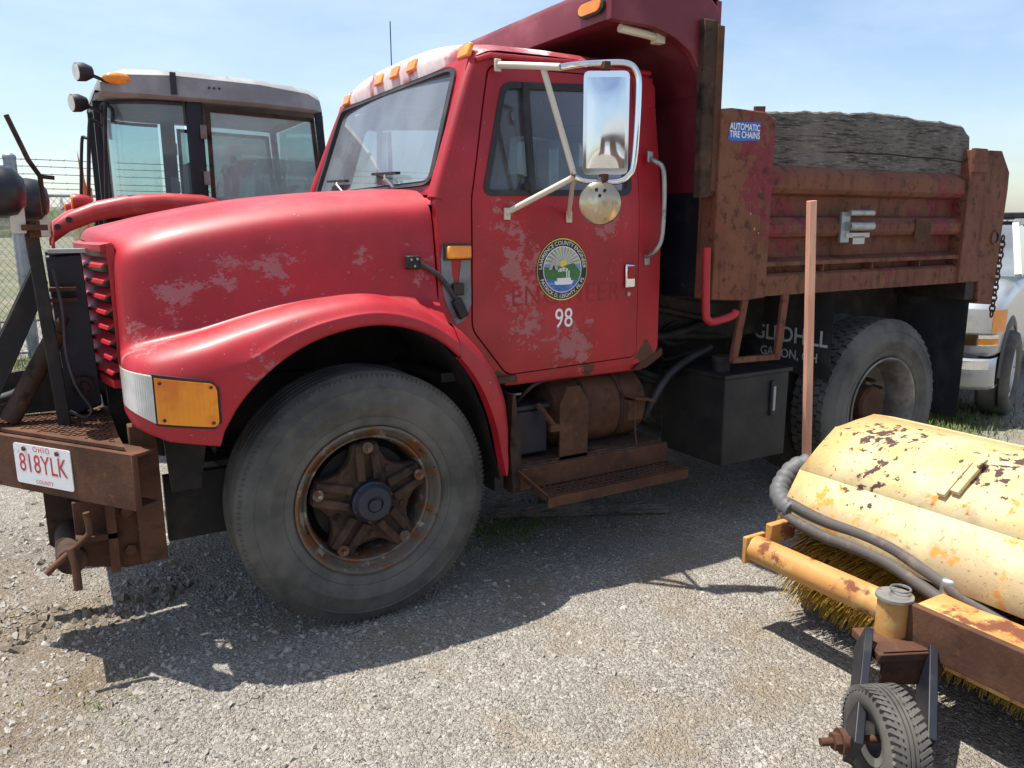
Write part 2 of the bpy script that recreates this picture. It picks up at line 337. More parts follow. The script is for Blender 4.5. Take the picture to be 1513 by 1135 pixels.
def copy_tree(o, parent=None):
    c = o.copy(); COL.objects.link(c); c.parent = parent
    for ch in list(o.children): copy_tree(ch, c)
    return c

def fill(loops, fn, cuts=(), thick=.0):
    """flat polygon with holes in (u,v); bisected at v=cuts, mapped by fn(u,v,depth)"""
    flat = [p for lp in loops for p in lp]
    tri = tessellate_polygon([[Vector((u, v, 0)) for u, v in lp] for lp in loops])
    bm = bmesh.new(); vs = [bm.verts.new((u, v, 0)) for u, v in flat]
    for t in tri:
        try: bm.faces.new([vs[i] for i in t])
        except ValueError: pass
    for c in cuts:
        g = bm.verts[:]+bm.edges[:]+bm.faces[:]
        bmesh.ops.bisect_plane(bm, geom=g, plane_co=(0, c, 0), plane_no=(0, 1, 0))
    bmesh.ops.recalc_face_normals(bm, faces=bm.faces)
    if thick:
        r = bmesh.ops.extrude_face_region(bm, geom=bm.faces[:])
        for e in r['geom']:
            if isinstance(e, bmesh.types.BMVert): e.co.z = 1
    bm.verts.index_update()
    mb = MB(); mb.v = [tuple(fn(v.co.x, v.co.y, v.co.z*thick)) for v in bm.verts]
    mb.f = [tuple(v.index for v in f.verts) for f in bm.faces]; bm.free(); return mb

def rounded(pts, r, n=4):
    o = []; k = len(pts)
    for i in range(k):
        p = Vector(pts[i]); a = (Vector(pts[i-1])-p); b = (Vector(pts[(i+1) % k])-p)
        ra = min(r, a.length*.45); rb = min(r, b.length*.45); A = p+a.normalized()*ra; B = p+b.normalized()*rb
        for j in range(n+1):
            t = j/n; q = A.lerp(p, t).lerp(p.lerp(B, t), t); o.append((q.x, q.y))
    return o
def offset_poly(pts, d):
    """grow (d>0) a convex-ish polygon around its centroid-facing edges"""
    k = len(pts); area = sum(pts[i][0]*pts[(i+1) % k][1]-pts[(i+1) % k][0]*pts[i][1] for i in range(k)); sg = 1 if area > 0 else -1; o = []
    for i in range(k):
        p = Vector(pts[i]); a = (p-Vector(pts[i-1])).normalized(); b = (Vector(pts[(i+1) % k])-p).normalized()
        na = Vector((a.y, -a.x))*sg; nb = Vector((b.y, -b.x))*sg; m = (na+nb)
        m = m/max(m.length_squared, .3)*2 if m.length > 1e-6 else na
        o.append((p.x+m.x*d, p.y+m.y*d))
    return o
def smooth_path(pts, n=8):
    pts = [Vector(p) for p in pts]; o = []
    for i in range(len(pts)-1):
        p0 = pts[max(i-1, 0)]; p1 = pts[i]; p2 = pts[i+1]; p3 = pts[min(i+2, len(pts)-1)]
        for j in range(n):
            t = j/n; o.append(.5*((2*p1)+(p2-p0)*t+(2*p0-5*p1+4*p2-p3)*t*t+(3*p1-p0-3*p2+p3)*t**3))
    return o+[pts[-1]]
def text2d(s, size, spacing=1.0, bold=0.):
    cu = bpy.data.curves.new('lettering', 'FONT'); cu.body = s; cu.size = size; cu.space_character = spacing; cu.offset = bold; cu.resolution_u = 3
    cu.align_x = 'CENTER'; cu.align_y = 'CENTER'
    o = bpy.data.objects.new('lettering', cu); COL.objects.link(o); bpy.context.view_layer.update()
    me = bpy.data.meshes.new_from_object(o.evaluated_get(bpy.context.evaluated_depsgraph_get()))
    mb = MB(); mb.v = [tuple(v.co) for v in me.vertices]; mb.f = [tuple(p.vertices) for p in me.polygons]
    bpy.data.objects.remove(o); bpy.data.curves.remove(cu); bpy.data.meshes.remove(me); return mb
def remap(mb, fn): mb.v = [tuple(fn(*p)) for p in mb.v]; return mb
def disc2d(cx, cy, rx, ry=None, n=48, r_in=0):
    ry = rx if ry is None else ry; mb = MB()
    o = [(cx+rx*math.cos(2*math.pi*i/n), cy+ry*math.sin(2*math.pi*i/n), 0) for i in range(n)]
    if r_in:
        i_ = [(cx+r_in*math.cos(2*math.pi*i/n), cy+r_in*math.sin(2*math.pi*i/n), 0) for i in range(n)]
        mb.add(o+i_, [(i, (i+1) % n, n+(i+1) % n, n+i) for i in range(n)])
    else: mb.add(o, [tuple(range(n))])
    return mb
def interp(tab, x):
    if x <= tab[0][0]: return tab[0][1]
    for (a, va), (b, vb) in zip(tab, tab[1:]):
        if x <= b:
            t = (x-a)/(b-a); return va+(vb-va)*t
    return tab[-1][1]
def sinterp(tab, x):
    """smooth (Catmull-Rom) table lookup"""
    if x <= tab[0][0]: return tab[0][1]
    if x >= tab[-1][0]: return tab[-1][1]
    for i in range(len(tab)-1):
        if x <= tab[i+1][0]:
            x1, y1 = tab[i]; x2, y2 = tab[i+1]; h = x2-x1; t = (x-x1)/h
            m1 = (y2-tab[i-1][1])/(x2-tab[i-1][0]) if i > 0 else (y2-y1)/h
            m2 = (tab[i+2][1]-y1)/(tab[i+2][0]-x1) if i < len(tab)-2 else (y2-y1)/h
            return (2*t**3-3*t*t+1)*y1+(t**3-2*t*t+t)*h*m1+(-2*t**3+3*t*t)*y2+(t**3-t*t)*h*m2
# ------------------------------------------------------------------ ground and setting
def gz(x, y):
    d = math.hypot(x-1, y)
    return 0.0 if d > 60 else .012*mnoise.noise((x*1.3, y*1.3, 3))*min(1, max(0, (d-.0)))
mb = MB()
xs = [-400, -120, -40, -15, -8, -5]+[-3.5+i*.12 for i in range(90)]+[8, 10, 14, 20, 45, 120, 400]
ys_ = [-400, -120, -40, -12, -6]+[-3.6+i*.12 for i in range(65)]+[5, 7, 10, 15, 40, 120, 400]
def rut(x, y):
    h = .010*mnoise.noise((x*1.7, y*1.7, 3))+.006*mnoise.noise((x*5, y*5, 1))
    h -= .03*math.exp(-((y-(.55+.35*(x+1.2)))**2)/.03)*(1 if x < -.7 else math.exp(-((x+.7)**2)/.05))   # soft muddy rut by the plow mount
    near = min(1, max(0, 1-(math.hypot(x-1, y+.3)-3.5)/3))
    return h*near
GH = lambda x, y: rut(x, y)
mb.grid([[(x, y, rut(x, y) if (abs(x) < 8 and abs(y) < 6) else 0) for x in xs] for y in ys_])
part('ground', mb, 'ground', smooth=60, kind='structure')
mb = MB(); mb.bb(-200, 250, 13, 300, -.3, .03); part('field', mb, 'field', kind='structure')
mb = MB(); rows = []
for j in range(9):
    rows.append([(-140+i*3.0, 150+6*math.sin(i*.7)+j*1.2, max(0, (math.sin(math.pi*min(j, 6)/6*.5)*(4.6+1.8*mnoise.noise((i*.35, 0, 0))+1.2*mnoise.noise((i*1.3, j, 4)))))) for i in range(140)])
mb.grid(rows); part('far_tree_line', mb, 'hedge', smooth=0, kind='structure')
# loose stones: nobody could count them
def stones(n, xr, yr, s0, s1, seed, dens=None):
    rnd = random.Random(seed); mb = MB(); k = 0
    while k < n:
        x = rnd.uniform(*xr); y = rnd.uniform(*yr)
        if dens and rnd.random() > dens(x, y): continue
        k += 1; s = s0+(s1-s0)*rnd.random()**2.6; a = rnd.random()*6.28; c, sn = math.cos(a), math.sin(a)
        ex, ey, ez = s*rnd.uniform(.8, 1.5), s*rnd.uniform(.6, 1.1), s*rnd.uniform(.55, .95); z = GH(x, y)+ez*.1
        P = [(ex, 0, 0), (-ex*.9, rnd.uniform(-.3, .3)*s, 0), (rnd.uniform(-.3, .3)*s, ey, 0), (rnd.uniform(-.3, .3)*s, -ey, 0), (rnd.uniform(-.5, .5)*s, rnd.uniform(-.4, .4)*s, ez), (ex*rnd.uniform(.3, .7), ey*rnd.uniform(.3, .7), ez*rnd.uniform(.5, .95)), (0, 0, -ez)]
        P = [(x+c*p[0]-sn*p[1], y+sn*p[0]+c*p[1], z+p[2]) for p in P]
        mb.add(P, [(0, 5, 4), (5, 2, 4), (2, 1, 4), (1, 3, 4), (3, 0, 4), (0, 2, 5), (2, 0, 6), (1, 2, 6), (3, 1, 6), (0, 3, 6)])
    return mb
coarse = lambda x, y: min(1, max(.08, .15+.85*math.exp(-((x+.75)**2/.5+(y+.35)**2/1.2))+.5*(x < -1.1)))
part('gravel_stones', stones(13000, (-2.6, 1.2), (-2.6, 2.0), .003, .016, 1, coarse), 'stone', smooth=0, clean=False, kind='stuff')
part('gravel_chips', stones(34000, (-1.6, 3.4), (-2.6, 1.3), .002, .0085, 2), 'stone', smooth=0, clean=False, kind='stuff')
part('distant_gravel_stones', stones(3500, (-4.5, -.8), (.6, 6.5), .006, .03, 3), 'stone', smooth=0, clean=False, kind='stuff')
part('mud_clods', stones(450, (-2.2, -.55), (-.2, 1.6), .006, .03, 12, lambda x, y: math.exp(-((y-(.62+.35*(x+1.2)+.06*math.sin(x*9)))**2)/.012)), 'mud', smooth=0, clean=False, kind='stuff')
def grass(n, spots, seed, h=.07):
    rnd = random.Random(seed); mb = MB()
    for _ in range(n):
        cx, cy, rx, ry = rnd.choice(spots); x = rnd.gauss(cx, rx); y = rnd.gauss(cy, ry); a = rnd.random()*6.28; hh = h*rnd.uniform(.4, 1.2); ww = .004; l = rnd.uniform(.2, .9)*hh
        dx, dy = math.cos(a), math.sin(a); z = GH(x, y)-.004
        mb.add([(x-dy*ww, y+dx*ww, z), (x+dy*ww, y-dx*ww, z), (x+dx*l*.4+dy*ww*.7, y+dy*l*.4-dx*ww*.7, z+hh*.6), (x+dx*l*.4-dy*ww*.7, y+dy*l*.4+dx*ww*.7, z+hh*.6), (x+dx*l, y+dy*l, z+hh)], [(0, 1, 2, 3), (3, 2, 4)])
    return mb
part('grass_by_pickup', grass(9000, [(4.7, .75, .5, .22), (5.3, 1.2, .5, .4), (4.3, .35, .25, .12)], 4, .06), 'grass', smooth=0, clean=False, kind='stuff')
part('grass_under_truck', grass(1400, [(1.2, .75, .35, .12), (.9, .55, .2, .1), (1.9, .7, .4, .2)], 5, .03), 'grass', smooth=0, clean=False, kind='stuff')
part('grass_along_fence', grass(7000, [(-1.6, 5.0, 1.2, .5), (-1.2, 7.6, 1.0, .6), (-2.4, 3.6, .3, .5)], 6, .12), 'grass', smooth=0, clean=False, kind='stuff')
part('grass_sprigs', grass(120, [(-1.15, .12, .12, .1), (-1.0, -.1, .1, .1), (-1.35, .75, .15, .1)], 8, .02), 'grass', smooth=0, clean=False, kind='stuff')

# ------------------------------------------------------------------ dump truck
YC = 1.05
my = lambda y: 2*YC-y
TR = thing('dump_truck', 'faded red dump truck with county emblem and 98 on its door', 'dump truck', (1.7, YC, 0))
tab = dict(
    zt=[(-.845, 1.545), (-.838, 1.57), (-.82, 1.59), (-.77, 1.608), (-.6, 1.655), (-.3, 1.712), (0, 1.748), (.365, 1.775)],
    ys=[(-.845, .43), (-.838, .375), (-.82, .34), (-.77, .312), (-.6, .282), (0, .225), (.365, .168)],
    zj=[(-.845, 1.17), (-.78, 1.185), (-.6, 1.22), (-.3, 1.285), (0, 1.315), (.2, 1.315), (.365, 1.285)],
    cr=[(-.845, 1.14), (-.78, 1.165), (-.6, 1.215), (-.3, 1.297), (-.1, 1.332), (.05, 1.335), (.2, 1.295), (.365, 1.205)],
    yo=[(-.845, .30), (-.840, .17), (-.825, .085), (-.79, .025), (-.74, -.01), (-.6, -.048), (-.3, -.07), (.6, -.07)],
    lip=[(-.845, .975), (-.82, .925), (-.72, .878), (-.562, .85), (-.558, .86), (-.545, .90), (-.5, .975), (-.42, 1.062), (-.3, 1.15), (-.15, 1.21), (.03, 1.232), (.2, 1.195), (.33, 1.115), (.45, .97), (.53, .78), (.575, .56)])
T = lambda k, x: (interp if k == 'lip' and x < -.5 else sinterp)(tab[k], x)
def bow(x, y):
    if x > -.55: return 0.0
    t = min(1, (-.55-x)/.295)**2; d = abs(y-YC)
    return t*((-.035+.068*(d/.65)**2) if d < .65 else max(.004, .033-.12*(d-.65)))
def station(x):
    zt, ys, zj, cr, yo, lip = (T(k, x) for k in ('zt', 'ys', 'zj', 'cr', 'yo', 'lip'))
    d = min(cr-lip, .2)
    P = [(yo+.05, lip+.012), (yo+.012, lip-.002), (yo-.006, lip+.012), (yo-.004, lip+.4*(cr-lip)), (yo+.004, cr-.5*d), (yo+.045, cr-.14*d), ((ys+yo)/2-.02, cr+.004), (ys-.07, max(zj-.012, cr-.01)),
         (ys-.04, zj+.03), (ys-.025, (zj+zt-.17)/2), (ys-.006, zt-.175), (ys+.022, zt-.10), (ys+.10, zt-.048), (ys+.22, zt-.026), (.8, zt-.006), (YC, zt)]
    near = [Vector((p.x+bow(x, p.y), p.y, p.z)) for p in smooth_path([(x, y, z) for y, z in P], 4)]
    return near+[Vector((p.x, my(p.y), p.z)) for p in reversed(near[:-1])]
xs = sorted(set([-.845, -.843, -.840, -.836, -.83, -.82, -.562, -.558, -.552, -.545, -.53]+[round(-.805+i*.0275, 4) for i in range(45) if -.805+i*.0275 < .365]+[.365]))
mb = MB(); rows = [station(x) for x in xs]; mb.grid(rows)
part('hood', mb, 'red', TR, smooth=50)
cap = rows[0]; mb = fill([[(p.y, p.z) for p in cap[2:-2]]], lambda u, v, w_: (-.80, u, v)); part('nose_panel', mb, 'red', TR)
# rear fender tails
for sgn in (0, 1):
    up = [(.37, 1.205), (.42, 1.165), (.50, 1.08), (.565, .985), (.60, .88), (.615, .75), (.612, .64), (.597, .56)]
    rows = []
    for i in range(25):
        t = i/24*(len(up)-1); k = min(int(t), len(up)-2); f = t-k; ux = up[k][0]+(up[k+1][0]-up[k][0])*f; uz = up[k][1]+(up[k+1][1]-up[k][1])*f
        lx = .37+(.578-.37)*(1-(1-i/24)**1.6); lz = T('lip', min(lx, .575)) if i < 24 else .545
        row = [(lx-.005, -.02, lz), (lx, -.07, lz), (lx*.5+ux*.5, -.066, lz*.5+uz*.5), (ux-.012, -.045, uz-.012), (ux, .0, uz), (ux+.01, .135, uz+.01)]
        rows.append([(x, my(y) if sgn else y, z) for x, y, z in row])
    mb = MB(); mb.grid(rows); part('fender_tail', mb, 'red', TR, smooth=50)
    # wheel-arch liner
    mb = MB(); mb.grid([[(x, (my(y) if sgn else y), z) for y in (.02, .5)] for x, z in [(-.57, .8)]+[(x, T('lip', x)+.015) for x in (-.54, -.42, -.3, -.15, .03, .2, .33, .45, .53)]+[(.6, .5)]])
    part('wheel_arch_liner', mb, 'grease', TR)
mb = MB(); mb.bb(.615, .66, .10, .55, .42, .88); part('splash_panel', mb, 'grease', TR)
# grille, bowed forward in the middle
GY = [.41+i*(my(.41)-.41)/16 for i in range(17)]
def gbar(prof):   # prof: (x offset from the nose edge, z)
    mb = MB(); rows = [[(-.846+bow(-.845, y)+u, y, v) for u, v in prof+[prof[0]]] for y in GY]; mb.grid(rows)
    for r in (rows[0], rows[-1]): mb.add(r[:-1], [tuple(range(len(prof)))])
    return mb
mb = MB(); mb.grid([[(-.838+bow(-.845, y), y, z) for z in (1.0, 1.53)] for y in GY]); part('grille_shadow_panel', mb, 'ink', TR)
gr = gbar([(-.03, 1.508), (-.03, 1.532), (.01, 1.54), (.01, 1.508)]); gb_ = gbar([(-.03, 1.0), (-.03, 1.03), (.01, 1.03), (.01, 1.0)]); gr.add(gb_.v, gb_.f)
for y0 in (.40, my(.40)): gr.bb(-.846+bow(-.845, y0)-.012, -.80, y0-.012, y0+.012, 1.0, 1.535)
g = part('grille', gr, 'red', TR, smooth=30)
for i in range(8):
    z = 1.05+i*.057; part('slat', gbar([(-.034, z), (-.030, z+.010), (.002, z+.034), (.004, z+.022)]), 'red', g, smooth=30)
# headlights
for side in (0, 1):
    F = (lambda y: my(y)) if side else (lambda y: y)
    def lens(x0, x1, top, bot, off, n=8):
        mb = MB(); rows = []
        for off_ in (0.012, off):
            rows.append([])
        g0 = [[(x0+(x1-x0)*i/n+bow(x0+(x1-x0)*i/n, T('yo', x0+(x1-x0)*i/n)), F(T('yo', x0+(x1-x0)*i/n)-off-(.0022*abs(math.sin(i*.9)) if n > 20 else 0)), bot(x0+(x1-x0)*i/n)+(top(x0+(x1-x0)*i/n)-bot(x0+(x1-x0)*i/n))*j/4) for j in range(5)] for i in range(n+1)]
        mb.grid(g0)
        edge = [r[0] for r in g0]+g0[-1][1:]+[r[-1] for r in reversed(g0[:-1])]+[p for p in reversed(g0[0][1:-1])]
        back = [(p[0], p[1]+(-1 if side else 1)*.03, p[2]) for p in edge]; k = len(edge)
        mb.add(edge+back, [(i, (i+1) % k, k+(i+1) % k, k+i) for i in range(k)]); return mb
    top = lambda x: interp([(-.84, 1.12), (-.555, 1.072)], x); bot = lambda x: interp([(-.84, .99), (-.75, .94), (-.555, .913)], x)
    rc = lambda x: .022-math.sqrt(max(0, .022**2-max(0, x+.584)**2)) if x > -.584 else 0
    hl = part('headlight', lens(-.841, -.757, top, bot, .012, 48), 'clear', TR)
    sg = part('turn_signal', lens(-.752, -.562, lambda x: top(x)-.004-rc(x), lambda x: bot(x)+.004+rc(x), .016, 40), 'amberold', TR)
    part('bezel', lens(-.758, -.552, lambda x: top(x)+.006-rc(x), lambda x: bot(x)-.006+rc(x), .009, 20), 'black', sg)
    for x, z in ((-.735, 1.083), (-.58, 1.06), (-.73, .955), (-.58, .935)):
        mb = MB(); y = T('yo', x)-.017; mb.cyl((x, F(y), z), (x, F(y-.004), z), .006, n=8); part('screw', mb, 'rust', sg)

# cab -------------------------------------------------
def yside(z):
    t = min(1, max(0, (z-1.58)/.75)); return .13+.085*t*t*(3-2*t)*.9+.004*max(0, 1.3-z)
ZC = [1.1, 1.3, 1.5, 1.6, 1.68, 1.76, 1.84, 1.92, 2.0, 2.08, 2.16, 2.24]
door_o = rounded([(.53, 1.16), (.537, 1.70), (.662, 2.25), (1.425, 2.262), (1.432, .965), (.70, .945)], .035)
win_o = rounded([(.588, 1.722), (.722, 2.19), (1.365, 2.225), (1.385, 1.735)], .05)
cab_o = [(.372, 1.09), (.372, 1.70), (.405, 1.76), (.60, 2.26), (.64, 2.31), (1.50, 2.31), (1.565, 2.24), (1.572, 1.0), (1.545, .945), (1.44, .925), (.70, .905), (.615, .95), (.565, 1.03), (.48, 1.10)]
for side in (0, 1):
    F = (lambda y: my(y)) if side else (lambda y: y)
    cs = part('cab_side', fill([cab_o, offset_poly(door_o, .006)], lambda u, v, d: (u, F(yside(v)+d), v), ZC, .04), 'red', TR, smooth=30)
    dr = part('door', fill([door_o, win_o], lambda u, v, d: (u, F(yside(v)-.004+d), v), ZC, .05), 'red', TR, smooth=30)
    part('window_seal', fill([offset_poly(win_o, .004), offset_poly(win_o, -.022)], lambda u, v, d: (u, F(yside(v)-.008+d), v), ZC, .03), 'rubber', dr, smooth=30)
    part('window_pane', fill([offset_poly(win_o, -.012)], lambda u, v, d: (u, F(yside(v)+.012), v), ZC), 'sideglass', dr)
    mb = MB(); mb.bar((.835, F(yside(1.73)-.002), 1.728), (.835, F(yside(2.2)-.002), 2.197), .03, .022, (0, 1, 0)); part('vent_divider', mb, 'rubber', dr)
    mb = MB(); mb.bb(.79, .82, F(.135)-.012, F(.135)+.012, 1.745, 1.775); part('vent_latch', mb, 'black', dr)
    mb = MB(); mb.grid([[(x, F(yside(z)+.055), z) for z in (.96, 1.3, 1.70)] for x in (.56, .9, 1.42)]); part('door_trim', mb, 'plastic', dr)
    # handle
    hz = MB(); hz.bb(1.345, 1.405, F(.118)-.010, F(.118)+.006, 1.30, 1.415); hd = part('door_handle', hz, 'chrome', dr, bevel=.008)
    mb = MB(); mb.bb(1.352, 1.398, F(.104)-.004, F(.104)+.004, 1.345, 1.405); part('handle_paddle', mb, 'red', hd, bevel=.004)
    mb = MB(); mb.cyl((1.372, F(.132), 1.272), (1.372, F(.118), 1.272), .010); part('lock', mb, 'alu', dr)
    # rain gutter and A-pillar roll
    mb = MB(); mb.tube([(.60, F(.20), 2.268), (.66, F(.192), 2.29), (1.1, F(.185), 2.30), (1.52, F(.19), 2.295)], .012, 8); part('rain_gutter', mb, 'red', TR)
    mb = MB(); mb.tube(smooth_path([(.385, F(.165), 1.70), (.41, F(.175), 1.77), (.50, F(.205), 2.0), (.585, F(.235), 2.21), (.63, F(.25), 2.30)], 5), [.036]*20+[.03], 12); part('windshield_pillar', mb, 'red', TR, smooth=60)
    # grab handle behind the door
    gx = 1.485
    mb = MB(); mb.tube(smooth_path([(gx, F(.135), 1.90), (gx+.005, F(.09), 1.885), (gx+.03, F(.06), 1.83), (gx+.032, F(.06), 1.56), (gx+.01, F(.08), 1.475), (gx-.005, F(.13), 1.445)], 5), .0125, 10); gh = part('grab_handle', mb, 'alu', TR, smooth=60)
    for z in (1.915, 1.435):
        mb = MB(); mb.bb(gx-.016, gx+.016, F(.128)-.006, F(.128)+.006, z-.03, z+.022); part('mount', mb, 'alu', gh, bevel=.004)
# pressed crease in the rear pillar
# windshield frame
def wf(u, s, d):   # u across, s 0..1 up the glass, d depth
    return (.395+.185*s+.03*math.sin(math.pi*(u-.15)/1.8)*-1+d*.9, u, 1.735+.545*s-d*.3)
fo = [(.165, -.02), (.225, 1.02), (my(.225), 1.02), (my(.165), -.02)]
fi = rounded([(.235, .06), (.30, .955), (my(.30), .955), (my(.235), .06)], .09)
def ucut(mb): return mb
wfr = part('windshield_frame', fill([fo, fi], wf, [i/6 for i in range(1, 6)], .04), 'red', TR, smooth=40)
part('seal', fill([offset_poly(fi, .012), offset_poly(fi, -.022)], lambda u, s, d: tuple(Vector(wf(u, s, d))+Vector((-.010, 0, .003))), [i/6 for i in range(1, 6)], .025), 'rubber', wfr, smooth=40)
def gl_grid():
    mb = MB(); mb.grid([[wf(.24+(my(.24)-.24)*i/14, .05+.91*j/6, .012) for j in range(7)] for i in range(15)]); return mb
part('windshield', gl_grid(), 'glass', TR, smooth=60)
# roof
def roofz(t): return 2.302+.075*(1-abs(2*t-1)**2.6)
rows = []
for (x, dz, ins) in [(.566, -.045, .03), (.562, -.012, .022), (.578, .008, .015), (.62, .026, .006), (.70, .032, 0), (.95, .036, 0), (1.25, .032, 0), (1.46, .018, 0), (1.53, -.004, .005), (1.565, -.05, .015), (1.572, -.12, .02)]:
    r = []
    for i in range(31):
        t = i/30; y = .192+ins+(my(.192)-.192-2*ins)*t; edge = abs(2*t-1)
        zz = roofz(t)+dz-(.02 if edge > .97 else 0)
        if x < .572: zz = 2.268+(.0 if dz < -.03 else .62*(zz-2.268))
        r.append((x+.03*(edge**4)*(1 if x < .7 else 0), y, zz))
    rows.append(r)
mb = MB(); mb.grid(rows); roof = part('roof', mb, 'roofred', TR, smooth=60)
for y, zz in ((.27, 2.312), (.77, 2.335), (.98, 2.338), (1.19, 2.336), (1.74, 2.308)):
    mb = MB(); c = Vector((.566+.03*abs((y-YC)/.86)**4, y, zz)); mb.box(c, (.022, .105, .058), Matrix.Rotation(R(16), 3, 'Y')); part('marker_light', mb, 'amber', roof, bevel=.008)
mb = MB(); mb.cyl((.78, 1.55, 2.38), (.78, 1.55, 2.72), .003, n=6); mb.cyl((.78, 1.55, 2.37), (.78, 1.55, 2.40), .012); part('antenna', mb, 'black', TR)
# back wall with window, floor, dash, seats
bw = part('cab_back', fill([[(.17, .95), (.17, 1.7), (.215, 2.28), (my(.215), 2.28), (my(.17), 1.7), (my(.17), .95)], rounded([(.42, 1.76), (.42, 2.14), (my(.42), 2.14), (my(.42), 1.76)], .05)], lambda u, v, d: (1.53+d, u, v), (), .03), 'red', TR)
mb = MB(); mb.grid([[(1.55, y, z) for z in (1.75, 2.15)] for y in (.41, my(.41))]); part('rear_window_pane', mb, 'glass', bw)
mb = MB(); mb.bb(.40, 1.54, .18, my(.18), .93, .97); part('cab_floor', mb, 'plastic', TR)
mb = MB(); mb.prism([(.40, 1.2), (.40, 1.715), (.56, 1.70), (.66, 1.60), (.62, 1.2)], lambda u, v, w_: (u, w_, v), .20, my(.20)); part('dashboard', mb, 'plastic', TR, bevel=.01)
for y in (.52, 1.5):
    mb = MB(); mb.bb(.98, 1.42, y-.24, y+.24, 1.25, 1.38); mb.box((1.44, y, 1.62), (.1, .46, .56), Matrix.Rotation(R(8), 3, 'Y')); part('seat', mb, 'plastic', TR, bevel=.03)
mb = MB(); c = Vector((.78, .52, 1.60)); ax = Vector((-.75, 0, .8)).normalized(); mb.tube(mb.ring(c, ax, .21, 28)+[mb.ring(c, ax, .21, 28)[0]], .014, 6, False); mb.cyl(c, c-ax*.25, .025); mb.bar(c-Vector((0, .2, 0)), c+Vector((0, .2, 0)), .03, .012); part('steering_wheel', mb, 'black', TR)
# cowl
mb = MB(); mb.grid([[(x, y, 1.70+.055*(1-abs((y-YC)/.87)**2)-.02*(x < .38)) for y in [.17+i*.0978 for i in range(19)]] for x in (.367, .385, .43)]); part('cowl', mb, 'red', TR, smooth=60)
for y, s in ((.62, 1), (1.32, 1)):
    mb = MB(); b0 = Vector((.40, y, 1.755)); mb.cyl(b0-Vector((0, 0, .02)), b0+Vector((-.01, 0, .02)), .014); wp = part('wiper', mb, 'alu', TR)
    mb = MB(); mb.tube([b0, b0+Vector((-.03, .06, .06)), b0+Vector((.0, .12, .085))], .006, 6); part('wiper_arm', mb, 'alu', wp)
    mb = MB(); mb.bar(b0+Vector((-.012, -.06, .075)), b0+Vector((.0, .28, .088)), .022, .012); part('wiper_blade', mb, 'black', wp)
# lower sill, cowl patch, side marker, hood latch
mb = MB(); mb.bb(.70, 1.50, .15, .22, .885, .93); part('sill', mb, 'red', TR, bevel=.01)
YS = lambda off: (lambda u, v, d=0: (u, yside(v)-off, v))
part('filler_patch', fill([[(.385, 1.46), (.395, 1.52), (.43, 1.50), (.435, 1.40), (.455, 1.30), (.475, 1.42), (.485, 1.49), (.522, 1.50), (.525, 1.27), (.49, 1.20), (.45, 1.185), (.41, 1.27), (.39, 1.33)]], YS(.0025), (1.3, 1.4)), 'tape', TR)
sm = MB(); sm.bb(.405, .515, .095, .132, 1.462, 1.515); sm_o = part('side_marker', sm, 'amber', TR, bevel=.008)
mb = MB(); mb.bb(.397, .523, .112, .134, 1.455, 1.522); part('lens_bezel', mb, 'rubber', sm_o, bevel=.005)
lt = MB(); lt.box((.265, .142, 1.45), (.055, .04, .055)); lo = part('hood_latch', lt, 'black', TR, bevel=.006)
mb = MB(); mb.tube(smooth_path([(.29, .125, 1.445), (.36, .112, 1.40), (.41, .115, 1.345), (.445, .108, 1.29)], 4), .011, 8); part('strap', mb, 'rubber', lo)
mb = MB(); mb.box((.46, .108, 1.255), (.045, .03, .085), Matrix.Rotation(R(-25), 3, 'Y')); mb.box((.455, .115, 1.335), (.05, .03, .05)); part('catch', mb, 'black', lo, bevel=.006)
for dx, dz in ((-.014, .012), (.012, .014), (.0, -.014)):
    mb = MB(); mb.cyl((.265+dx, .123, 1.45+dz), (.265+dx, .117, 1.45+dz), .005, n=8); part('rivet', mb, 'alu', lo)
# emblem and lettering on the door
EX, EZ, ER = .99, 1.40, .142
def onDoor(off): return lambda u, v, d=0: (EX+u, yside(EZ+v)-.004-off, EZ+v)
em = part('door_emblem', remap(disc2d(0, 0, ER*.98, ER), onDoor(.0015)), 'ink', TR, smooth=0)
part('emblem_rim', remap(disc2d(0, 0, ER*.96, ER*.98, r_in=ER*.945), onDoor(.0022)), 'gold', em, smooth=0)
part('emblem_inner_rim', remap(disc2d(0, 0, ER*.735, ER*.735, r_in=ER*.71), onDoor(.0026)), 'white', em, smooth=0)
ri = ER*.71
def clipc(pts): return [(x, y) if math.hypot(x, y) <= ri else (x*ri/math.hypot(x, y), y*ri/math.hypot(x, y)) for x, y in pts]
arc = lambda a0, a1, n=20: [(ri*math.cos(R(a0+(a1-a0)*i/n)), ri*math.sin(R(a0+(a1-a0)*i/n))) for i in range(n+1)]
part('emblem_sky', remap(disc2d(0, 0, ri), onDoor(.0022)), 'eblue', em, smooth=0)
mb = MB()
for k in range(13):
    a = R(8+k*13.7); c0 = (.005, .022); mb.add([(c0[0], c0[1], 0)]+[(p[0], p[1], 0) for p in clipc([(c0[0]+.12*math.cos(a-.05), c0[1]+.12*math.sin(a-.05)), (c0[0]+.12*math.cos(a+.05), c0[1]+.12*math.sin(a+.05))])], [(0, 1, 2)])
part('emblem_sun_rays', remap(mb, onDoor(.0026)), 'gold', em, smooth=0)
part('emblem_sun', remap(disc2d(.005, .024, .018), onDoor(.0030)), 'gold', em, smooth=0)
part('emblem_hill', fill([arc(172, 352)+[(.06, .028), (.03, .022), (.0, .012), (-.04, .015), (-.07, .008)]], onDoor(.0034)), 'egreen', em, smooth=0)
part('emblem_river', fill([arc(205, 335)+[(.05, -.052), (.0, -.045), (-.05, -.048)]], onDoor(.0038)), 'eriver', em, smooth=0)
